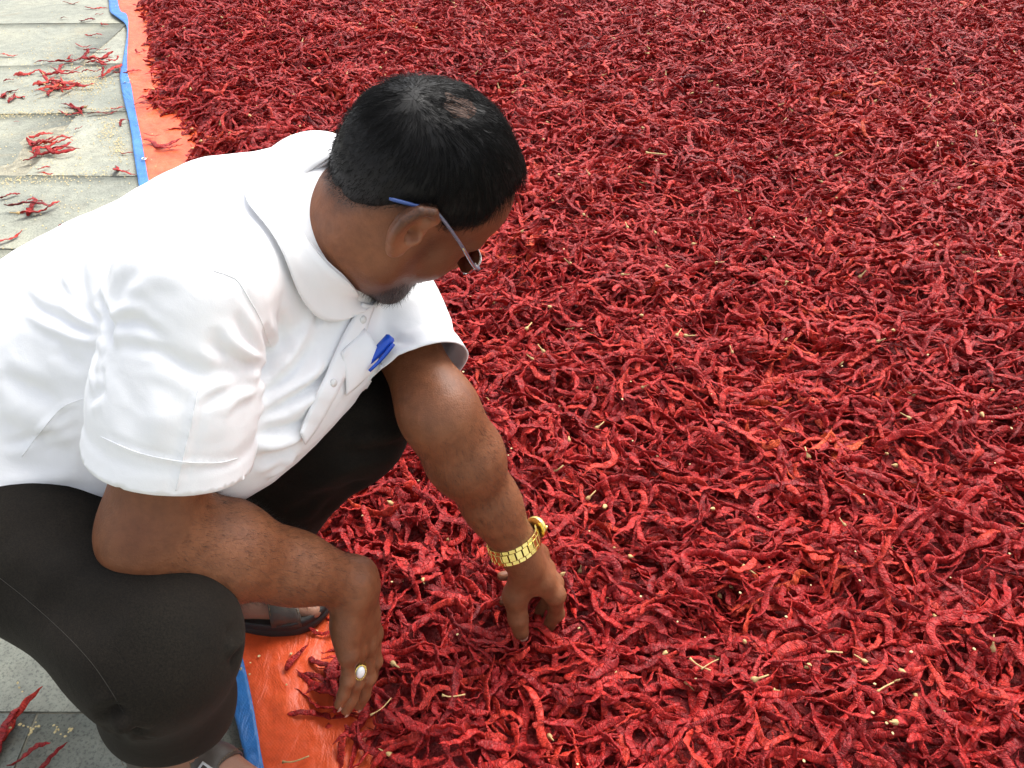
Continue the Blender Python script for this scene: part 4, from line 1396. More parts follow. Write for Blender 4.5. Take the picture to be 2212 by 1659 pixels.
rows = [-.55, -.10, .36, .735, 1.17, 1.62, 2.01, 2.52, 3.04, 3.52, 4.06, 4.62, 5.2, 5.8, 6.5, 7.3, 8.2]
rs_ = np.random.default_rng(5)
for i in range(len(rows) - 1):
    y0, y1 = rows[i], rows[i + 1]
    x = -4.6 + rs_.random() * .5
    while x < .9:
        w = .95 + rs_.random() * .9; g = .0010 + .0014 * rs_.random()
        if edge_dist(x, y0) > .10 and edge_dist(x, y1) > .10: break
        sk = .035 * math.sin(i * 2.1)
        def yy(xx, yb, k): return yb + .040 * math.sin(1.3 * xx + k * 1.7) + .02 * (xx + 1)
        nx, ny = 9, 7; vs = []
        xa, xb = x + g, x + w - g
        for a in range(nx):
            for b in range(ny):
                fx, fy = a / (nx - 1), b / (ny - 1)
                xx = xa + (xb - xa) * fx
                yv = yy(xx, y0, i) * (1 - fy) + yy(xx, y1, i + 1) * fy + g * (1 - 2 * fy)
                xx = xx + .03 * math.sin(yv * 3 + i) * (1 if 0 < a < nx - 1 else 1)
                e = min(fx, 1 - fx, fy, 1 - fy)
                z = (0 if e > 0 else -.0018) + .0022 * float(vnoise(np.array([xx * 5.0, yv * 5.0]))) + (.0014 if e > 0 else 0) * 0
                vs.append((xx, yv, z))
        fs = grid_faces(nx, ny); n0 = len(vs)
        rim = [a * ny for a in range(nx)] + [(nx - 1) * ny + b for b in range(1, ny)] + [a * ny + ny - 1 for a in range(nx - 2, -1, -1)] + [b for b in range(ny - 2, 0, -1)]
        for k in rim: vs.append((vs[k][0], vs[k][1], -.03))
        for k in range(len(rim)):
            j = (k + 1) % len(rim); fs.append((rim[k], n0 + k, n0 + j, rim[j]))
        fs = [f[::-1] for f in fs] if np.cross(np.array(vs[1]) - vs[0], np.array(vs[ny]) - vs[0])[2] > 0 else fs
        o = link('slab', mesh_from(vs, fs, M_STONE, True), pave)
        o.location = (0, 0, rs_.normal(0, .0012))
        x += w

# ------------------------------------------------------------------ tarpaulin: orange sheet, blue border, eyelets
def tarp_material(name, c0, c1, c2):
    m, N, L, B = new_mat(name)
    co = objcoord(N)
    n1 = noise(N, L, 7, 5, 0.65, co, 1.0); n2 = noise(N, L, 60, 4, 0.7, co)
    r = ramp(N, [(0.25, c0), (0.5, c1), (0.78, c2)]); L.new(n1.outputs['Fac'], r.inputs[0])
    r2 = ramp(N, [(0.3, (.80, .78, .76)), (0.6, (1.05, 1.05, 1.05))]); L.new(n2.outputs['Fac'], r2.inputs[0])
    L.new(mixc(N, L, .8, r.outputs[0], r2.outputs[0], 'MULTIPLY'), B.inputs['Base Color'])
    B.inputs['Roughness'].default_value = .42
    ck = N.new('ShaderNodeTexChecker'); ck.inputs['Scale'].default_value = 420; L.new(co, ck.inputs['Vector'])
    b0 = bump(N, L, ck.outputs['Fac'], .0003, .5)
    mp = N.new('ShaderNodeMapping'); mp.inputs['Rotation'].default_value = (0, 0, .5); mp.inputs['Scale'].default_value = (1, .35, 1); L.new(co, mp.inputs['Vector'])
    n3 = noise(N, L, 34, 4, 0.6, mp.outputs[0], 1.6)
    b1 = bump(N, L, n3.outputs['Fac'], .006, .5, b0.outputs[0])
    L.new(b1.outputs[0], B.inputs['Normal'])
    return m
M_ORANGE = tarp_material('orange_tarpaulin', (.58, .062, .014), (.74, .092, .020), (.80, .140, .045))
M_BORDER = tarp_material('blue_tarpaulin_border', (.014, .105, .33), (.022, .160, .46), (.06, .24, .55))
tarp = empty('tarpaulin', (T_A + T_B) / 2)
tag(tarp, 'orange tarpaulin with a blue border spread under the red chillies', 'tarpaulin')
def world_line(px, n):
    return catmull(np.array([PZ(u, v, 0) for u, v in px]), n)
outer_px = [(640, 2300), (568, 1800), (535, 1659), (500, 1510), (455, 1300), (408, 1000), (350, 660), (302, 408), (283, 280), (267, 213), (261, 169), (270, 121), (274, 61), (241, 33), (235, 0), (214, -70), (170, -190)]
inner_px = [(690, 2300), (606, 1800), (571, 1659), (545, 1510), (499, 1300), (445, 1000), (376, 660), (323, 397), (307, 305), (294, 243), (285, 191), (276, 147), (277, 108), (278, 46), (261, 26), (254, 0), (236, -70), (196, -190)]
inner_px.pop(12)
NS = 420
e_out, e_in = world_line(outer_px, NS), world_line(inner_px, NS)
e_dir = e_in - e_out; e_len = np.linalg.norm(e_dir, axis=1, keepdims=True); e_dir = T_N[None] * .6 + .4 * e_dir / e_len
s_al = np.r_[0, np.cumsum(np.linalg.norm(np.diff(e_out, axis=0), axis=1))]
def sheet_z(p, o):
    w = .0040 * vnoise(p[..., :2] * 9.0) + .0026 * vnoise(p[..., :2] * V3(38, 14, 0)[:2] + 5) + .0016 * vnoise(p[..., :2] * 60)
    return .0075 + np.abs(w) + .0030 * np.maximum(0, 1 - o / .03) * (1 + vnoise(np.stack([p[..., 0] * 5, p[..., 1] * 5 + 3], -1)))
bo = np.linspace(0, 1, 6)
pb_ = e_out[:, None] * (1 - bo[None, :, None]) + e_in[:, None] * bo[None, :, None]
pb_[..., 2] = sheet_z(pb_, np.linspace(0, .04, 6)[None])
b = Build(); b.v = list(pb_.reshape(-1, 3)); b.f = [f[::-1] for f in grid_faces(NS, 6)]
b.link('border', M_BORDER, tarp, True, solid=.0018, off=1.0)
oo = np.r_[np.linspace(-.004, .36, 60), .6, 1.5, 4.0, 9.0]
ps_ = e_in[:, None] + e_dir[:, None] * np.minimum(oo, .36)[None, :, None] + T_N[None, None] * np.maximum(oo - .36, 0)[None, :, None]
ps_[..., 2] = np.where(oo[None] <= .36, sheet_z(ps_, oo[None] + .04), .0075) + np.where(oo[None] > 0, .0003, -.0016)
b = Build(); b.v = list(ps_.reshape(-1, 3)); b.f = [f[::-1] for f in grid_faces(NS, len(oo))]
b.link('sheet', M_ORANGE, tarp, True)
M_EYE = simple('eyelet_metal', (.70, .70, .68), .3, 1.0)
for u, v in ((303, 343),):
    c = PZ(u + 8, v, .014)
    Build().add(tube([c + V3(.0065 * math.cos(a), .0065 * math.sin(a), 0) for a in np.linspace(0, 2 * PI, 22, endpoint=False)], .0018, 7, closed=True)).link('eyelet', M_EYE, tarp, True)


# ================================================================== chillies
def chilli_material():
    m, N, L, B = new_mat('dried_chilli_skin')
    co = objcoord(N)
    rnd = N.new('ShaderNodeObjectInfo').outputs['Random']
    r = ramp(N, [(0.0, (.130, .0078, .0092)), (0.12, (.240, .0105, .0118)), (0.40, (.345, .0150, .0148)), (0.72, (.430, .0210, .0170)), (0.92, (.52, .038, .021)), (1.0, (.62, .085, .026))])
    geo = N.new('ShaderNodeNewGeometry'); npos = noise(N, L, 2.6, 1, 0.6, geo.outputs['Position'])      # batches of redder and browner pods
    mixr = math_n(N, L, 'ADD', math_n(N, L, 'MULTIPLY', rnd, .80), math_n(N, L, 'MULTIPLY', math_n(N, L, 'SUBTRACT', npos.outputs['Fac'], .30), .55))
    L.new(mixr, r.inputs[0])
    n1 = noise(N, L, 55, 2, 0.65, co, .6); n2 = noise(N, L, 190, 2, 0.65, co, .8)
    r1 = ramp(N, [(0.28, (.62, .55, .56)), (0.55, (1.0, 1.0, 1.0)), (0.78, (1.30, 1.35, 1.25))]); L.new(n1.outputs['Fac'], r1.inputs[0])
    mp = N.new('ShaderNodeMapping'); mp.inputs['Scale'].default_value = (2.8, 1, 1); L.new(co, mp.inputs['Vector'])          # creases run across the pod
    nw = noise(N, L, 68, 1, 0.6, mp.outputs[0], .9)
    rid = math_n(N, L, 'MULTIPLY', math_n(N, L, 'ABSOLUTE', math_n(N, L, 'SUBTRACT', nw.outputs['Fac'], .5)), 2.0)
    rw = ramp(N, [(0.0, (.48, .42, .42)), (0.10, (.90, .90, .90)), (0.35, (1.12, 1.15, 1.15))]); L.new(rid, rw.inputs[0])
    base = mixc(N, L, 1.0, r.outputs[0], r1.outputs[0], 'MULTIPLY')
    L.new(mixc(N, L, .85, base, rw.outputs[0], 'MULTIPLY'), B.inputs['Base Color'])
    rr = N.new('ShaderNodeMapRange'); rr.inputs['To Min'].default_value = .36; rr.inputs['To Max'].default_value = .60; L.new(n1.outputs['Fac'], rr.inputs['Value'])
    L.new(rr.outputs[0], B.inputs['Roughness'])
    B.inputs['Specular IOR Level'].default_value = .26
    b1 = bump(N, L, n1.outputs['Fac'], .0030, .75)
    b2 = bump(N, L, n2.outputs['Fac'], .0018, .8, b1.outputs[0])
    rws = ramp(N, [(0.0, (0, 0, 0)), (0.22, (1, 1, 1))]); L.new(rid, rws.inputs[0])
    b3 = bump(N, L, rws.outputs[0], .0012, .8, b2.outputs[0])
    L.new(b3.outputs[0], B.inputs['Normal'])
    return m
M_CHILLI = chilli_material()
M_STEM = simple('dry_stalk', (.52, .36, .15), .75, nscale=120, namp=.3)
M_SEED = simple('chilli_seed', (.66, .52, .25), .6, nscale=300, namp=.2)

crs = np.random.default_rng(23)
def make_chilli(i):
    """one dried pod, collapsed flat and crumpled; the centre line lies in the xy plane with a little lift"""
    L_ = .066 + .062 * crs.random(); wid = .0043 + .0030 * crs.random()
    n = 30; sd = 10; s = np.linspace(0, 1, n)
    kind = i % 8
    turn = crs.normal(0, .32) + (2.0 if kind == 3 else 0) - (1.4 if kind == 6 else 0)
    kink = sum(crs.normal(0, .20) * np.tanh((s - crs.random()) * 18) for _ in range(2)) + .5 * crs.normal() * np.maximum(s - .65, 0) * 2
    ang = turn * (s - .5) + .35 * crs.normal() * np.sin(s * PI * 2 + crs.random() * 6) + kink + .04 * np.sin(s * 31 + crs.random() * 6)
    c = np.stack([np.cumsum(np.cos(ang)), np.cumsum(np.sin(ang)), np.zeros(n)], 1) * L_ / n
    c[:, 2] = .0050 * crs.normal() * np.sin(s * PI) + .0034 * np.sin(s * PI * 2.6 + crs.random() * 6) + .0010 * np.sin(s * 37 + crs.random() * 6)
    c -= c.mean(0)
    d_ = unit(c[-1] - c[0]); a_ = -math.atan2(d_[1], d_[0])
    c[:, :2] = c[:, :2] @ np.array([[math.cos(a_), math.sin(a_)], [-math.sin(a_), math.cos(a_)]])
    prof = np.interp(s, [0, .03, .10, .28, .55, .78, .92, 1], [.20, .55, .86, 1.0, .92, .62, .26, .06])
    o1 = crs.random(4) * 90
    wob = np.array([float(fbm(np.array([x * 7 + o1[0], o1[1]]), 2)) for x in s])
    r = wid * prof * (1 + .20 * wob)
    flat = .24 + .26 * crs.random(); tw = crs.normal(0, 1.0); groove = .35 + .45 * crs.random()
    tan = np.gradient(c, axis=0); tan /= np.linalg.norm(tan, axis=1, keepdims=True)
    side = np.stack([-tan[:, 1], tan[:, 0], np.zeros(n)], 1); side /= np.linalg.norm(side, axis=1, keepdims=True)
    up = np.cross(tan, side)
    thk = np.array([float(fbm(np.array([x * 9 + o1[2], o1[3]]), 2)) for x in s])
    vs = []; off = crs.random(2) * 50
    for k in range(n):
        th = tw * (s[k] - .5) + .32 * thk[k]
        for j in range(sd):
            a = 2 * PI * j / sd
            cr = .17 * float(vnoise(np.array([math.cos(a) * 1.7 + off[0], math.sin(a) * 1.7, s[k] * 22 + off[1]])))
            ex_, ey_ = math.cos(a), math.sin(a) * flat * (1 + .45 * thk[k]) * (1 - groove * (1 - abs(math.cos(a))) ** 1.5)
            ey_ += .07 * math.sin(s[k] * 44 + 2.2 * math.cos(a) + off[0]) * (1 - .5 * abs(ex_))
            e = (1 + cr) * np.array([ex_ * math.cos(th) - ey_ * math.sin(th), ex_ * math.sin(th) + ey_ * math.cos(th)])
            vs.append(c[k] + r[k] * (e[0] * side[k] + e[1] * up[k]))
    fs, mi = [], []
    for k in range(n - 1):
        for j in range(sd):
            l = (j + 1) % sd; fs.append((k * sd + j, k * sd + l, (k + 1) * sd + l, (k + 1) * sd + j)); mi.append(0)
    fs.append(tuple(range(sd))[::-1]); mi.append(0)
    fs.append(tuple((n - 1) * sd + j for j in range(sd))); mi.append(0)
    if i in (5, 14):                                        # a few keep the pale cap and stalk
        d0 = -tan[0]; st_ = [c[0] + d0 * x + V3(0, 0, .002) * (x / .02) ** 2 for x in ((-.003, .002, .006, .018) if i == 5 else (-.003, .002, .005, .007))]
        v2, f2 = tube(st_, [.0036, .0036, .0013, .0009], 6)
        b0 = len(vs); vs += list(v2); fs += [tuple(x + b0 for x in f) for f in f2]; mi += [1] * len(f2)
    return mesh_from(vs, fs, [M_CHILLI, M_STEM], True, mi), c, r
NV = 24
VAR = [make_chilli(i) for i in range(NV)]
for k, (me, c, r) in enumerate(VAR): me.name = 'dried_chilli_%02d' % k

# heap outline: how far inside the tarpaulin's edge it starts
def heap_in(x, y):
    e = edge_dist(x, y)
    s = (x - T_A[0]) * T_D[0] + (y - T_A[1]) * T_D[1]
    st = np.interp(s, [-1.5, 0, .12, .28, .45, .9, 1.7, 2.1, 2.35, 2.6, 3.2, 4.2, 7.5], [.112, .110, .112, .135, .090, .090, .150, .165, .125, .09, .105, .145, .15])
    st = st + .022 * vnoise(np.stack([x * 9, y * 9], -1)) + .012 * vnoise(np.stack([x * 25, y * 25], -1))
    return e - st - .035
X0, X1, Y0, Y1, CELL = -2.9, 5.0, .05, 7.2, .006
nx, ny = int((X1 - X0) / CELL), int((Y1 - Y0) / CELL)
gx, gy = np.meshgrid(X0 + (np.arange(nx) + .5) * CELL, Y0 + (np.arange(ny) + .5) * CELL, indexing='ij')
hi_ = heap_in(gx, gy)
def base_h(x, y, h):
    und = .016 * vnoise(np.stack([x * 2.0, y * 2.0], -1)) + .012 * vnoise(np.stack([x * 5.5 + 9, y * 5.5], -1)) + .010 * np.minimum(vnoise(np.stack([x * 13 + 4, y * 13], -1)) + .25, 0) * 2
    return .009 + np.maximum(.034 + und, .004) * sstep(-.01, .12, h)
HF_ = base_h(gx, gy, hi_).astype(np.float32)
BASE = HF_.copy()
# hollow where the fingers reach in
tipL = HAND_L.w(HAND_L.th[3]); tipR = HAND_R.w(HAND_R.f['pinky'][0][3])
M_UNDER = simple('chillies_below', (.26, .016, .016), .6, nscale=90, namp=.5, bscale=120, bdist=.01)

view_lo, view_hi = -.42, .42
def in_view(x, y, m=1.0):
    p = proj(np.stack([x, y, np.full_like(x, .05)], -1))
    return (p[..., 0] > -600 * m) & (p[..., 0] < 2212 + 760 * m) & (p[..., 1] > -330 * m) & (p[..., 1] < 1659 + 260 * m)

# candidate positions, near-uniform
A_ = (X1 - X0) * (Y1 - Y0); DENS = 3900
n_try = int(A_ * DENS)
cx = X0 + .1 + crs.random(n_try) * (X1 - X0 - .2); cy = Y0 + .1 + crs.random(n_try) * (Y1 - Y0 - .2)
h0 = heap_in(cx, cy)
edgep = np.where(h0 > .03, 1.0, np.where(h0 > -.035, .55, 0))
keep = in_view(cx, cy) & (crs.random(n_try) < edgep * np.where(in_view(cx, cy, .12), 1, .42))
# spare what stands on the tarpaulin: the feet
for ft in (FOOT_L, FOOT_R):
    l = ft.loc(np.stack([cx, cy, np.zeros_like(cx)], -1)); keep &= ~((l[:, 0] > -.06) & (l[:, 0] < .27) & (np.abs(l[:, 1]) < .075))
cx, cy = cx[keep], cy[keep]; NC = len(cx)
dirn = .9 * vnoise(np.stack([cx * 1.6, cy * 1.6], -1)) + crs.normal(0, .75, NC) + np.where(crs.random(NC) < .22, PI / 2, 0) + np.where(crs.random(NC) < .5, PI, 0)
var = crs.integers(0, NV, NC); var = np.where((var == 5) | (var == 14), np.where(crs.random(NC) < .35, var, (var + 1) % NV), var)
scl = .74 + .40 * crs.random(NC)
roll = crs.normal(0, .8, NC) + np.where(crs.random(NC) < .3, PI, 0)
cz = np.zeros(NC); pit = np.zeros(NC)
SAMP = [np.linspace(0, 29, 11).astype(int) for _ in range(1)][0]
vc = [v[1][SAMP] for v in VAR]; vr = [v[2][SAMP] for v in VAR]
offs = np.array([(a, b) for a in (-1, 0, 1) for b in (-1, 0, 1)])
drop = np.where((offs == 0).all(1), 0, .0025).astype(np.float32)[:, None]
rnd_t = crs.normal(0, .26, NC); rnd_p = .35 + .35 * crs.random(NC)
for i in range(NC):
    k = var[i]; c = vc[k] * scl[i]; ca, sa = math.cos(dirn[i]), math.sin(dirn[i])
    X = cx[i] + c[:, 0] * ca - c[:, 1] * sa; Y = cy[i] + c[:, 0] * sa + c[:, 1] * ca
    ix = ((X - X0) / CELL).astype(int); iy = ((Y - Y0) / CELL).astype(int)
    Hh = HF_[ix, iy]; s = c[:, 0]
    sm, hm = s.mean(), Hh.mean(); sl_ = ((s - sm) * (Hh - hm)).sum() / ((s - sm) ** 2).sum()
    sl_ = min(max(sl_ + rnd_t[i], -.65), .65)
    fit = hm + sl_ * (s - sm)
    ex = np.sort(Hh - fit)
    z = hm - sl_ * sm + ex[int(10 * rnd_p[i])] + .0025
    cz[i] = z; pit[i] = -math.atan(sl_)
    top = (z + sl_ * s + vr[k] * scl[i] * .45).astype(np.float32)
    JX = (ix + offs[:, :1]).ravel(); JY = (iy + offs[:, 1:]).ravel(); tp = (top[None] - drop).ravel()
    HF_[JX, JY] = np.maximum(HF_[JX, JY], tp)
print('chillies', NC, 'mean top', float(HF_[(hi_ > .2)].mean()))
# ------------------------------------------------------------------ which chillies show largest: a coarse depth buffer
rot = np.stack([roll, pit, dirn], 1)
def rot_mats(r):
    cxr, sxr = np.cos(r[:, 0]), np.sin(r[:, 0]); cyr, syr = np.cos(r[:, 1]), np.sin(r[:, 1]); czr, szr = np.cos(r[:, 2]), np.sin(r[:, 2])
    M = np.empty((len(r), 3, 3))
    M[:, 0, 0] = czr * cyr; M[:, 0, 1] = czr * syr * sxr - szr * cxr; M[:, 0, 2] = czr * syr * cxr + szr * sxr
    M[:, 1, 0] = szr * cyr; M[:, 1, 1] = szr * syr * sxr + czr * cxr; M[:, 1, 2] = szr * syr * cxr - czr * sxr
    M[:, 2, 0] = -syr; M[:, 2, 1] = cyr * sxr; M[:, 2, 2] = cyr * cxr
    return M
allc = np.stack([v[1] for v in VAR]); allr = np.stack([v[2] for v in VAR])
MM = rot_mats(rot)
cl = np.einsum('nij,nkj->nki', MM, allc[var] * scl[:, None, None]) + np.stack([cx, cy, cz], 1)[:, None]
pp_ = proj(cl); W_, H_ = 553, 415
px = pp_[..., 0] / 4; py = pp_[..., 1] / 4; dp = pp_[..., 2]
rad_px = (allr[var] * scl[:, None]) * FPX / dp / 4
zb = np.full((H_, W_), 9.0); ib = np.full((H_, W_), -1)
ids = np.repeat(np.arange(NC), cl.shape[1])
near = (py > 120).any(1)
def splat(X, Y, D, I, R):
    for ox in range(-3, 4):
        for oy in range(-3, 4):
            m = (ox * ox + oy * oy) <= np.maximum(R * .7, .5) ** 2
            if not m.any(): continue
            xi = (X[m] + ox).astype(int); yi = (Y[m] + oy).astype(int); d = D[m]; i = I[m]
            ok = (xi >= 0) & (yi >= 0) & (xi < W_) & (yi < H_)
            xi, yi, d, i = xi[ok], yi[ok], d[ok], i[ok]
            o = np.argsort(-d); f = yi[o] * W_ + xi[o]
            z2 = np.full(H_ * W_, 9.0); i2 = np.full(H_ * W_, -1); z2[f] = d[o]; i2[f] = i[o]
            z2 = z2.reshape(H_, W_); i2 = i2.reshape(H_, W_); b = z2 < zb
            zb[b] = z2[b]; ib[b] = i2[b]
splat(px.ravel(), py.ravel(), dp.ravel(), ids, rad_px.ravel())
for arr, rr_ in ((bv, 1.5), (sv, 2.5), (tv, 2.5)):
    pb_ = proj(arr); splat(pb_[:, 0] / 4, pb_[:, 1] / 4, pb_[:, 2], np.full(len(arr), -2), np.full(len(arr), rr_))
cnt = np.bincount(ib[ib >= 0], minlength=NC)
N_NEAR = 200
order = np.argsort(-cnt)[:N_NEAR]
sel = np.zeros(NC, bool); sel[order] = True

def chilli_obj(me, loc, rt, sc, label, group):
    o = bpy.data.objects.new('dried_chilli', me); COL.objects.link(o)
    o.location = loc; o.rotation_euler = rt; o.scale = (sc,) * 3
    return tag(o, label, 'chilli', group)
def zone(u, v):
    if u < 1010 and v > 1380: return 'on the heap by the hanging hand with the stone ring', 'chillies by the hanging hand'
    if abs(u - 1150) < 150 and v < 1520: return 'on the heap around the fingers of the watch hand', 'chillies around the picking hand'
    if v > 1500: return ('at the bottom edge of the heap left of middle' if u < 1500 else 'in the bottom right corner of the heap'), ('chillies along the bottom edge' if u < 1500 else 'chillies in the bottom right corner')
    if u > 1800: return 'on the heap near the right picture edge', 'chillies near the right edge'
    return 'on the open heap to the right of both hands', 'chillies in the middle of the heap'
for i in order:
    where, grp = zone(*proj(np.array([cx[i], cy[i], cz[i]]))[:2])
    chilli_obj(VAR[var[i]][0], (cx[i], cy[i], cz[i]), tuple(rot[i]), scl[i], 'large dried chilli ' + where, grp)

# ------------------------------------------------------------------ the rest of the heap: one object, pods set on points
src = bpy.data.collections.new('chilli_forms')
for k, (me, c, r) in enumerate(VAR):
    o = bpy.data.objects.new('chilli_form_%02d' % k, me); src.objects.link(o)
def points_object(name, pos, rotv, scale, variant, coll, extra=None):
    me = bpy.data.meshes.new(name); me.vertices.add(len(pos)); me.vertices.foreach_set('co', np.asarray(pos, np.float32).ravel())
    a = me.attributes.new('rot', 'FLOAT_VECTOR', 'POINT'); a.data.foreach_set('vector', np.asarray(rotv, np.float32).ravel())
    a = me.attributes.new('siz', 'FLOAT', 'POINT'); a.data.foreach_set('value', np.asarray(scale, np.float32))
    a = me.attributes.new('var', 'INT', 'POINT'); a.data.foreach_set('value', np.asarray(variant, np.int32))
    o = bpy.data.objects.new(name, me); COL.objects.link(o)
    ng = bpy.data.node_groups.new(name, 'GeometryNodeTree')
    ng.interface.new_socket('Geometry', in_out='INPUT', socket_type='NodeSocketGeometry')
    ng.interface.new_socket('Geometry', in_out='OUTPUT', socket_type='NodeSocketGeometry')
    N, L = ng.nodes, ng.links
    gi, go = N.new('NodeGroupInput'), N.new('NodeGroupOutput')
    m2p = N.new('GeometryNodeMeshToPoints'); iop = N.new('GeometryNodeInstanceOnPoints')
    ci = N.new('GeometryNodeCollectionInfo'); ci.inputs['Collection'].default_value = coll
    ci.inputs['Separate Children'].default_value = True; ci.inputs['Reset Children'].default_value = True
    def na(nm, ty):
        x = N.new('GeometryNodeInputNamedAttribute'); x.data_type = ty; x.inputs['Name'].default_value = nm; return x.outputs['Attribute']
    e2r = N.new('FunctionNodeEulerToRotation'); L.new(na('rot', 'FLOAT_VECTOR'), e2r.inputs[0])
    L.new(gi.outputs[0], m2p.inputs['Mesh']); L.new(m2p.outputs[0], iop.inputs['Points']); L.new(ci.outputs[0], iop.inputs['Instance'])
    iop.inputs['Pick Instance'].default_value = True
    L.new(na('var', 'INT'), iop.inputs['Instance Index']); L.new(e2r.outputs[0], iop.inputs['Rotation']); L.new(na('siz', 'FLOAT'), iop.inputs['Scale'])
    if extra is not None:
        jn = N.new('GeometryNodeJoinGeometry'); oi = N.new('GeometryNodeObjectInfo'); oi.inputs['Object'].default_value = extra
        L.new(iop.outputs[0], jn.inputs[0]); L.new(oi.outputs['Geometry'], jn.inputs[0]); L.new(jn.outputs[0], go.inputs[0])
    else:
        L.new(iop.outputs[0], go.inputs[0])
    md = o.modifiers.new('pods', 'NODES'); md.node_group = ng
    return o
# packed pods below the loose top layer
st_ = 4; bx_, by_ = gx[::st_, ::st_], gy[::st_, ::st_]; bh = BASE[::st_, ::st_]; inn = hi_[::st_, ::st_] > -.012
n1_, n2_ = bx_.shape; idx = np.arange(n1_ * n2_).reshape(n1_, n2_)
zz = bh + .004 * vnoise(np.stack([bx_ * 60, by_ * 60], -1)) - .006
fqs = np.stack([idx[:-1, :-1], idx[1:, :-1], idx[1:, 1:], idx[:-1, 1:]], -1).reshape(-1, 4)
ok = (inn & in_view(bx_, by_))[:-1, :-1].ravel()
vv = np.stack([bx_, by_, zz], -1).reshape(-1, 3); fqs = fqs[ok]
us, inv = np.unique(fqs, return_inverse=True)
under = bpy.data.objects.new('packed_pods', mesh_np(vv[us], inv.reshape(-1, 4), M_UNDER)); src2 = bpy.data.collections.new('packed'); src2.objects.link(under)
r_ = ~sel
heap = points_object('chilli_heap', np.stack([cx, cy, cz], 1)[r_], rot[r_], scl[r_], var[r_], src, under)
tag(heap, 'broad heap of dried red chillies spread over the orange tarpaulin', 'chillies', kind='stuff')

# ------------------------------------------------------------------ loose chillies on the paving and on the tarpaulin edge
lab_far = 'loose chillies on the stone paving'
def loose(u, v, ang, k, sc, label, group=lab_far, z=None, lift=.0):
    zz_ = (.008 if z is None else z) + lift
    p = PZ(u, v, zz_)
    return chilli_obj(VAR[k][0], tuple(p), (random.uniform(-.4, .4), random.uniform(-.05, .05), math.radians(ang)), sc, label, group)
singles = [
    (22, 421, 20, 3, .85, 'curled ring-shaped dried chilli alone near the left picture edge'),
    (160, 481, 35, 0, 1.0, 'stout straight dried chilli on the paving just left of the shirt back'),
    (12, 517, 60, 6, .95, 'bent dried chilli at the left picture edge just above the seed-filled joint'),
    (262, 368, -35, 1, 1.15, 'long thin dried chilli pointing at the blue border on the paving'),
    (272, 368, 10, 11, .45, 'small broken chilli piece touching the long thin pod by the border'),
    (275, 330, 5, 13, .5, 'short chilli piece lying against the blue border near the eyelet'),
    (222, 243, 20, 6, .95, 'hooked dried chilli lying alone between the clumps and the border'),
    (170, 276, 60, 9, .5, 'short stub of dried chilli standing out alone right of the middle clump'),
    (35, 262, 0, 12, .25, 'tiny red chilli fragment alone on the bare paving'),
    (95, 362, 15, 3, .6, 'small curled chilli directly under the middle clump'),
    (100, 374, -10, 6, .5, 'lower of two small curled chillies under the middle clump'),
    (60, 157, 30, 10, 1.2, 'long straight dried chilli left of the upper clump'),
    (150, 130, 12, 0, 1.1, 'dried chilli at the left end of the scattered trail to the border'),
    (102, 132, 18, 4, .9, 'dried chilli just above the upper clump on the paving'),
    (210, 106, 8, 6, 1.05, 'curved dried chilli right of the hooked one high on the paving'),
    (178, 98, -20, 7, .8, 'dried chilli with a raised tail high on the paving'),
    (205, 75, -8, 15, .9, 'forked-looking dried chilli just below the topmost pods'),
    (138, 38, 0, 12, .5, 'short dark chilli at the top of the paving'),
    (190, 42, 10, 3, 1.0, 'tangled curl of dried chilli near the top of the paving'),
    (215, 30, 25, 9, .6, 'short chilli beside the tangled curl at the top'),
    (225, 52, -30, 13, .6, 'short chilli close to the bend of the blue border'),
    (208, 17, 5, 16, .9, 'topmost dried chilli on the paving before the border'),
    (155, 6, 0, 17, .8, 'dried chilli at the upper picture edge over the paving'),
    (15, 118, 0, 6, .9, 'bent chilli at the left picture edge near the top'),
    (20, 172, 0, 2, .7, 'thin chilli at the left edge above the small left clump'),
    (268, 263, 50, 18, .6, 'short chilli by the blue border right of the hooked pod'),
    (255, 233, 20, 19, .7, 'dried chilli end peeking out from under the blue border'),
    (270, 180, 10, 12, .4, 'small dark chilli piece on the blue border'),
]
for u, v, a, k, sc, lb in singles: loose(u, v, a, k, sc, lb)
crand = np.random.default_rng(3)
def clump(u, v, su, sv, n, label, group, big=1.15, ang0=20, asp=75):
    for j in range(n):
        uu = u + crand.normal(0, su); v_ = v + crand.normal(0, sv)
        loose(uu, v_, ang0 + crand.normal(0, asp), int(crand.integers(0, NV)), big * (.7 + .5 * crand.random()), label, group, lift=.005 * (j % 4) if n > 4 else .0)
clump(118, 180, 19, 12, 20, 'dried chilli in the largest small clump on the paving beside scattered seeds', 'chillies in the upper paving clump')
clump(108, 315, 16, 14, 12, 'dried chilli in the tangled clump halfway down the paving', 'chillies in the middle paving clump')
clump(75, 450, 16, 12, 5, 'dried chilli in the sparse spidery clump nearest the shirt on the paving', 'chillies in the lower paving clump')
clump(20, 202, 9, 7, 4, 'dried chilli in the little clump at the left picture edge', 'chillies in the left edge clump')
clump(215, 125, 30, 7, 9, 'dried chilli in the trail of pods leading to the blue border', 'chillies in the trail to the border')
clump(225, 155, 22, 5, 6, 'dried chilli in the short row below the trail of pods', 'chillies in the row below the trail')
clump(150, 235, 18, 4, 4, 'dried chilli in the thin line of pods under the largest clump', 'chillies in the thin line')
clump(8, 1570, 4, 22, 2, 'dried chilli at the left picture edge behind the squatting man', 'chillies behind the man', 1.2, 80, 12)
loose(65, 1625, 35, 3, .8, 'hooked dried chilli on the paving at the lower left corner', 'chillies behind the man')
loose(96, 1650, 65, 0, .7, 'straight chilli at the bottom edge right of the hooked one', 'chillies behind the man')
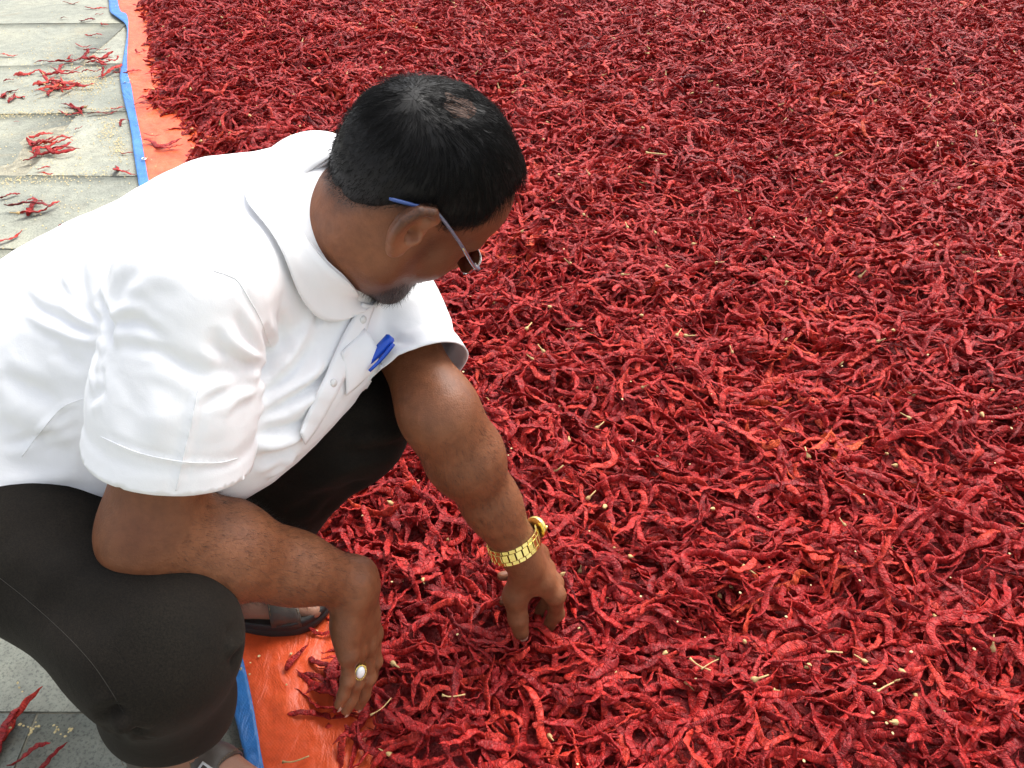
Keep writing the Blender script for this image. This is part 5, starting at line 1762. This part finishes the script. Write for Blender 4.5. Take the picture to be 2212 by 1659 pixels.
loose(640, 1418, 60, 9, .75, 'single short chilli lying on bare orange tarpaulin by the sandal toe', 'chillies on the bare tarpaulin', .018)
loose(700, 1362, 5, 13, .5, 'small chilli against the sandal toe on the orange tarpaulin', 'chillies on the bare tarpaulin', .016)
for (u, v, a, k, sc, lb) in [(350, 308, 8, 1, 1.3, 'long dried chilli lying across the orange strip to the blue border'),
                             (365, 316, 4, 10, 1.1, 'dried chilli under the long pod that crosses the orange strip'),
                             (325, 290, -20, 7, .7, 'small twisted chilli on the orange strip above the crossing pod'),
                             (325, 210, 10, 4, .9, 'dried chilli on the orange strip beside a dark pair'),
                             (318, 222, 25, 6, .9, 'lower pod of the dark pair on the orange strip'),
                             (300, 110, -25, 11, .9, 'dried chilli spilling down the orange strip near the top')]:
    loose(u, v, a, k, sc, lb, 'chillies on the orange strip', .020)

# ------------------------------------------------------------------ stalks and seeds
def stalk(pts, label, r=.0011):
    pts = catmull(np.array(pts), 10)
    o = Build().add(tube(pts, [r * 2.2, r * 1.5] + [r] * 8, 6)).link('chilli_stalk', M_STEM, None, True)
    tag(o, label, 'stalk', 'bare chilli stalks')
def surf_z(u, v):
    p = PZ(u, v, .06); i, j = int((p[0] - X0) / CELL), int((p[1] - Y0) / CELL)
    return float(HF_[max(0, min(nx - 1, i)), max(0, min(ny - 1, j))])
def stalk_at(uv, label, on=None, r=.0011):
    z = (max(surf_z(*p) for p in uv) + .004) if on is None else on
    stalk([PZ(u, v, z) for u, v in uv], label, r)
stalk_at([(955, 1502), (975, 1505), (1005, 1500)], 'pale curved chilli stalk lying on the heap below the hands')
stalk_at([(610, 1646), (635, 1645), (668, 1633)], 'pale curved chilli stalk on the orange tarpaulin at the bottom', .016)
stalk_at([(1785, 1408), (1800, 1408), (1820, 1410)], 'short pale stalk with a knob on the right of the heap', r=.0013)
stalk_at([(1490, 1422), (1510, 1438), (1535, 1448)], 'thin pale stalk crossing another on the heap')
stalk_at([(1515, 1445), (1535, 1432), (1552, 1424)], 'thinner stalk of the crossed pair on the heap', r=.0008)
stalk_at([(1895, 1494), (1910, 1484), (1930, 1474)], 'straight pale stalk right of the crossed pair on the heap')
stalk_at([(800, 1545), (825, 1530), (845, 1508)], 'thin dark stalk standing by the hanging hand', r=.0008)
stalk_at([(1395, 330), (1420, 332), (1440, 334)], 'pale twig lying far back on the heap', r=.002)
sv0 = []
for k in range(7):
    a = 2 * PI * k / 7; sv0.append((.0016 * math.cos(a), .0013 * math.sin(a), 0))
seed_v = [(x, y, z) for x, y, z in sv0] + [(x * .8, y * .8, .0006) for x, y, z in sv0]
seed_f = [tuple(range(7))[::-1], tuple(range(7, 14))] + [(k, (k + 1) % 7, 7 + (k + 1) % 7, 7 + k) for k in range(7)]
sc_ = bpy.data.collections.new('seed_form'); so = bpy.data.objects.new('seed_form', mesh_from(seed_v, seed_f, M_SEED, False)); sc_.objects.link(so)
sp = []; srn = np.random.default_rng(9)
def seed_line(uv, n, spread, z=.003):
    q_ = catmull(np.array([PZ(u, v, 0) for u, v in uv]), 60)
    for _ in range(n):
        p = q_[srn.integers(0, 60)] + srn.normal(0, 1, 3) * V3(spread, spread, 0); sp.append((p[0], p[1], z))
def seed_patch(u, v, ru, rv, n):
    for _ in range(n):
        p = PZ(u + srn.normal(0, ru), v + srn.normal(0, rv), 0); sp.append((p[0], p[1], .003))
seed_line([(0, 576), (40, 574), (90, 566), (120, 556)], 620, .010)
seed_line([(0, 580), (60, 577), (105, 566)], 300, .016)
seed_line([(0, 253), (60, 248), (150, 244), (240, 238)], 260, .018)
seed_line([(0, 395), (100, 388), (250, 372)], 170, .020)
seed_patch(195, 180, 26, 12, 420); seed_patch(160, 172, 60, 25, 300)
seed_patch(235, 280, 14, 14, 150); seed_patch(255, 320, 10, 16, 120); seed_patch(130, 330, 90, 110, 420); seed_patch(110, 150, 90, 70, 300)
seed_line([(15, 1565), (60, 1575), (110, 1580), (180, 1583)], 26, .004)
seed_patch(45, 1490, 12, 12, 3); seed_patch(270, 1612, 10, 3, 5)
seed_patch(330, 300, 22, 40, 14); seed_patch(600, 1440, 50, 30, 6); seed_patch(690, 1370, 20, 10, 4)
# seeds on the pods
nz = 150
su = srn.random(nz) * 2300 - 40; s_v = srn.random(nz) * 1659
for u, v in zip(su, s_v):
    z = surf_z(u, v)
    if z > .035: p = PZ(u, v, z + .001); sp.append((p[0], p[1], z + .001))
sp = np.array(sp)
on_t = np.array([edge_dist(p[0], p[1]) > -.005 for p in sp]) & (sp[:, 2] < .012); sp[on_t, 2] = .0135
seeds = points_object('chilli_seeds', sp, srn.normal(0, .25, (len(sp), 3)) + np.stack([np.zeros(len(sp)), np.zeros(len(sp)), srn.random(len(sp)) * 6], 1), .9 + .8 * srn.random(len(sp)), np.zeros(len(sp)), sc_)
tag(seeds, 'pale yellow chilli seeds scattered over paving joints and pods', 'seeds', kind='stuff')
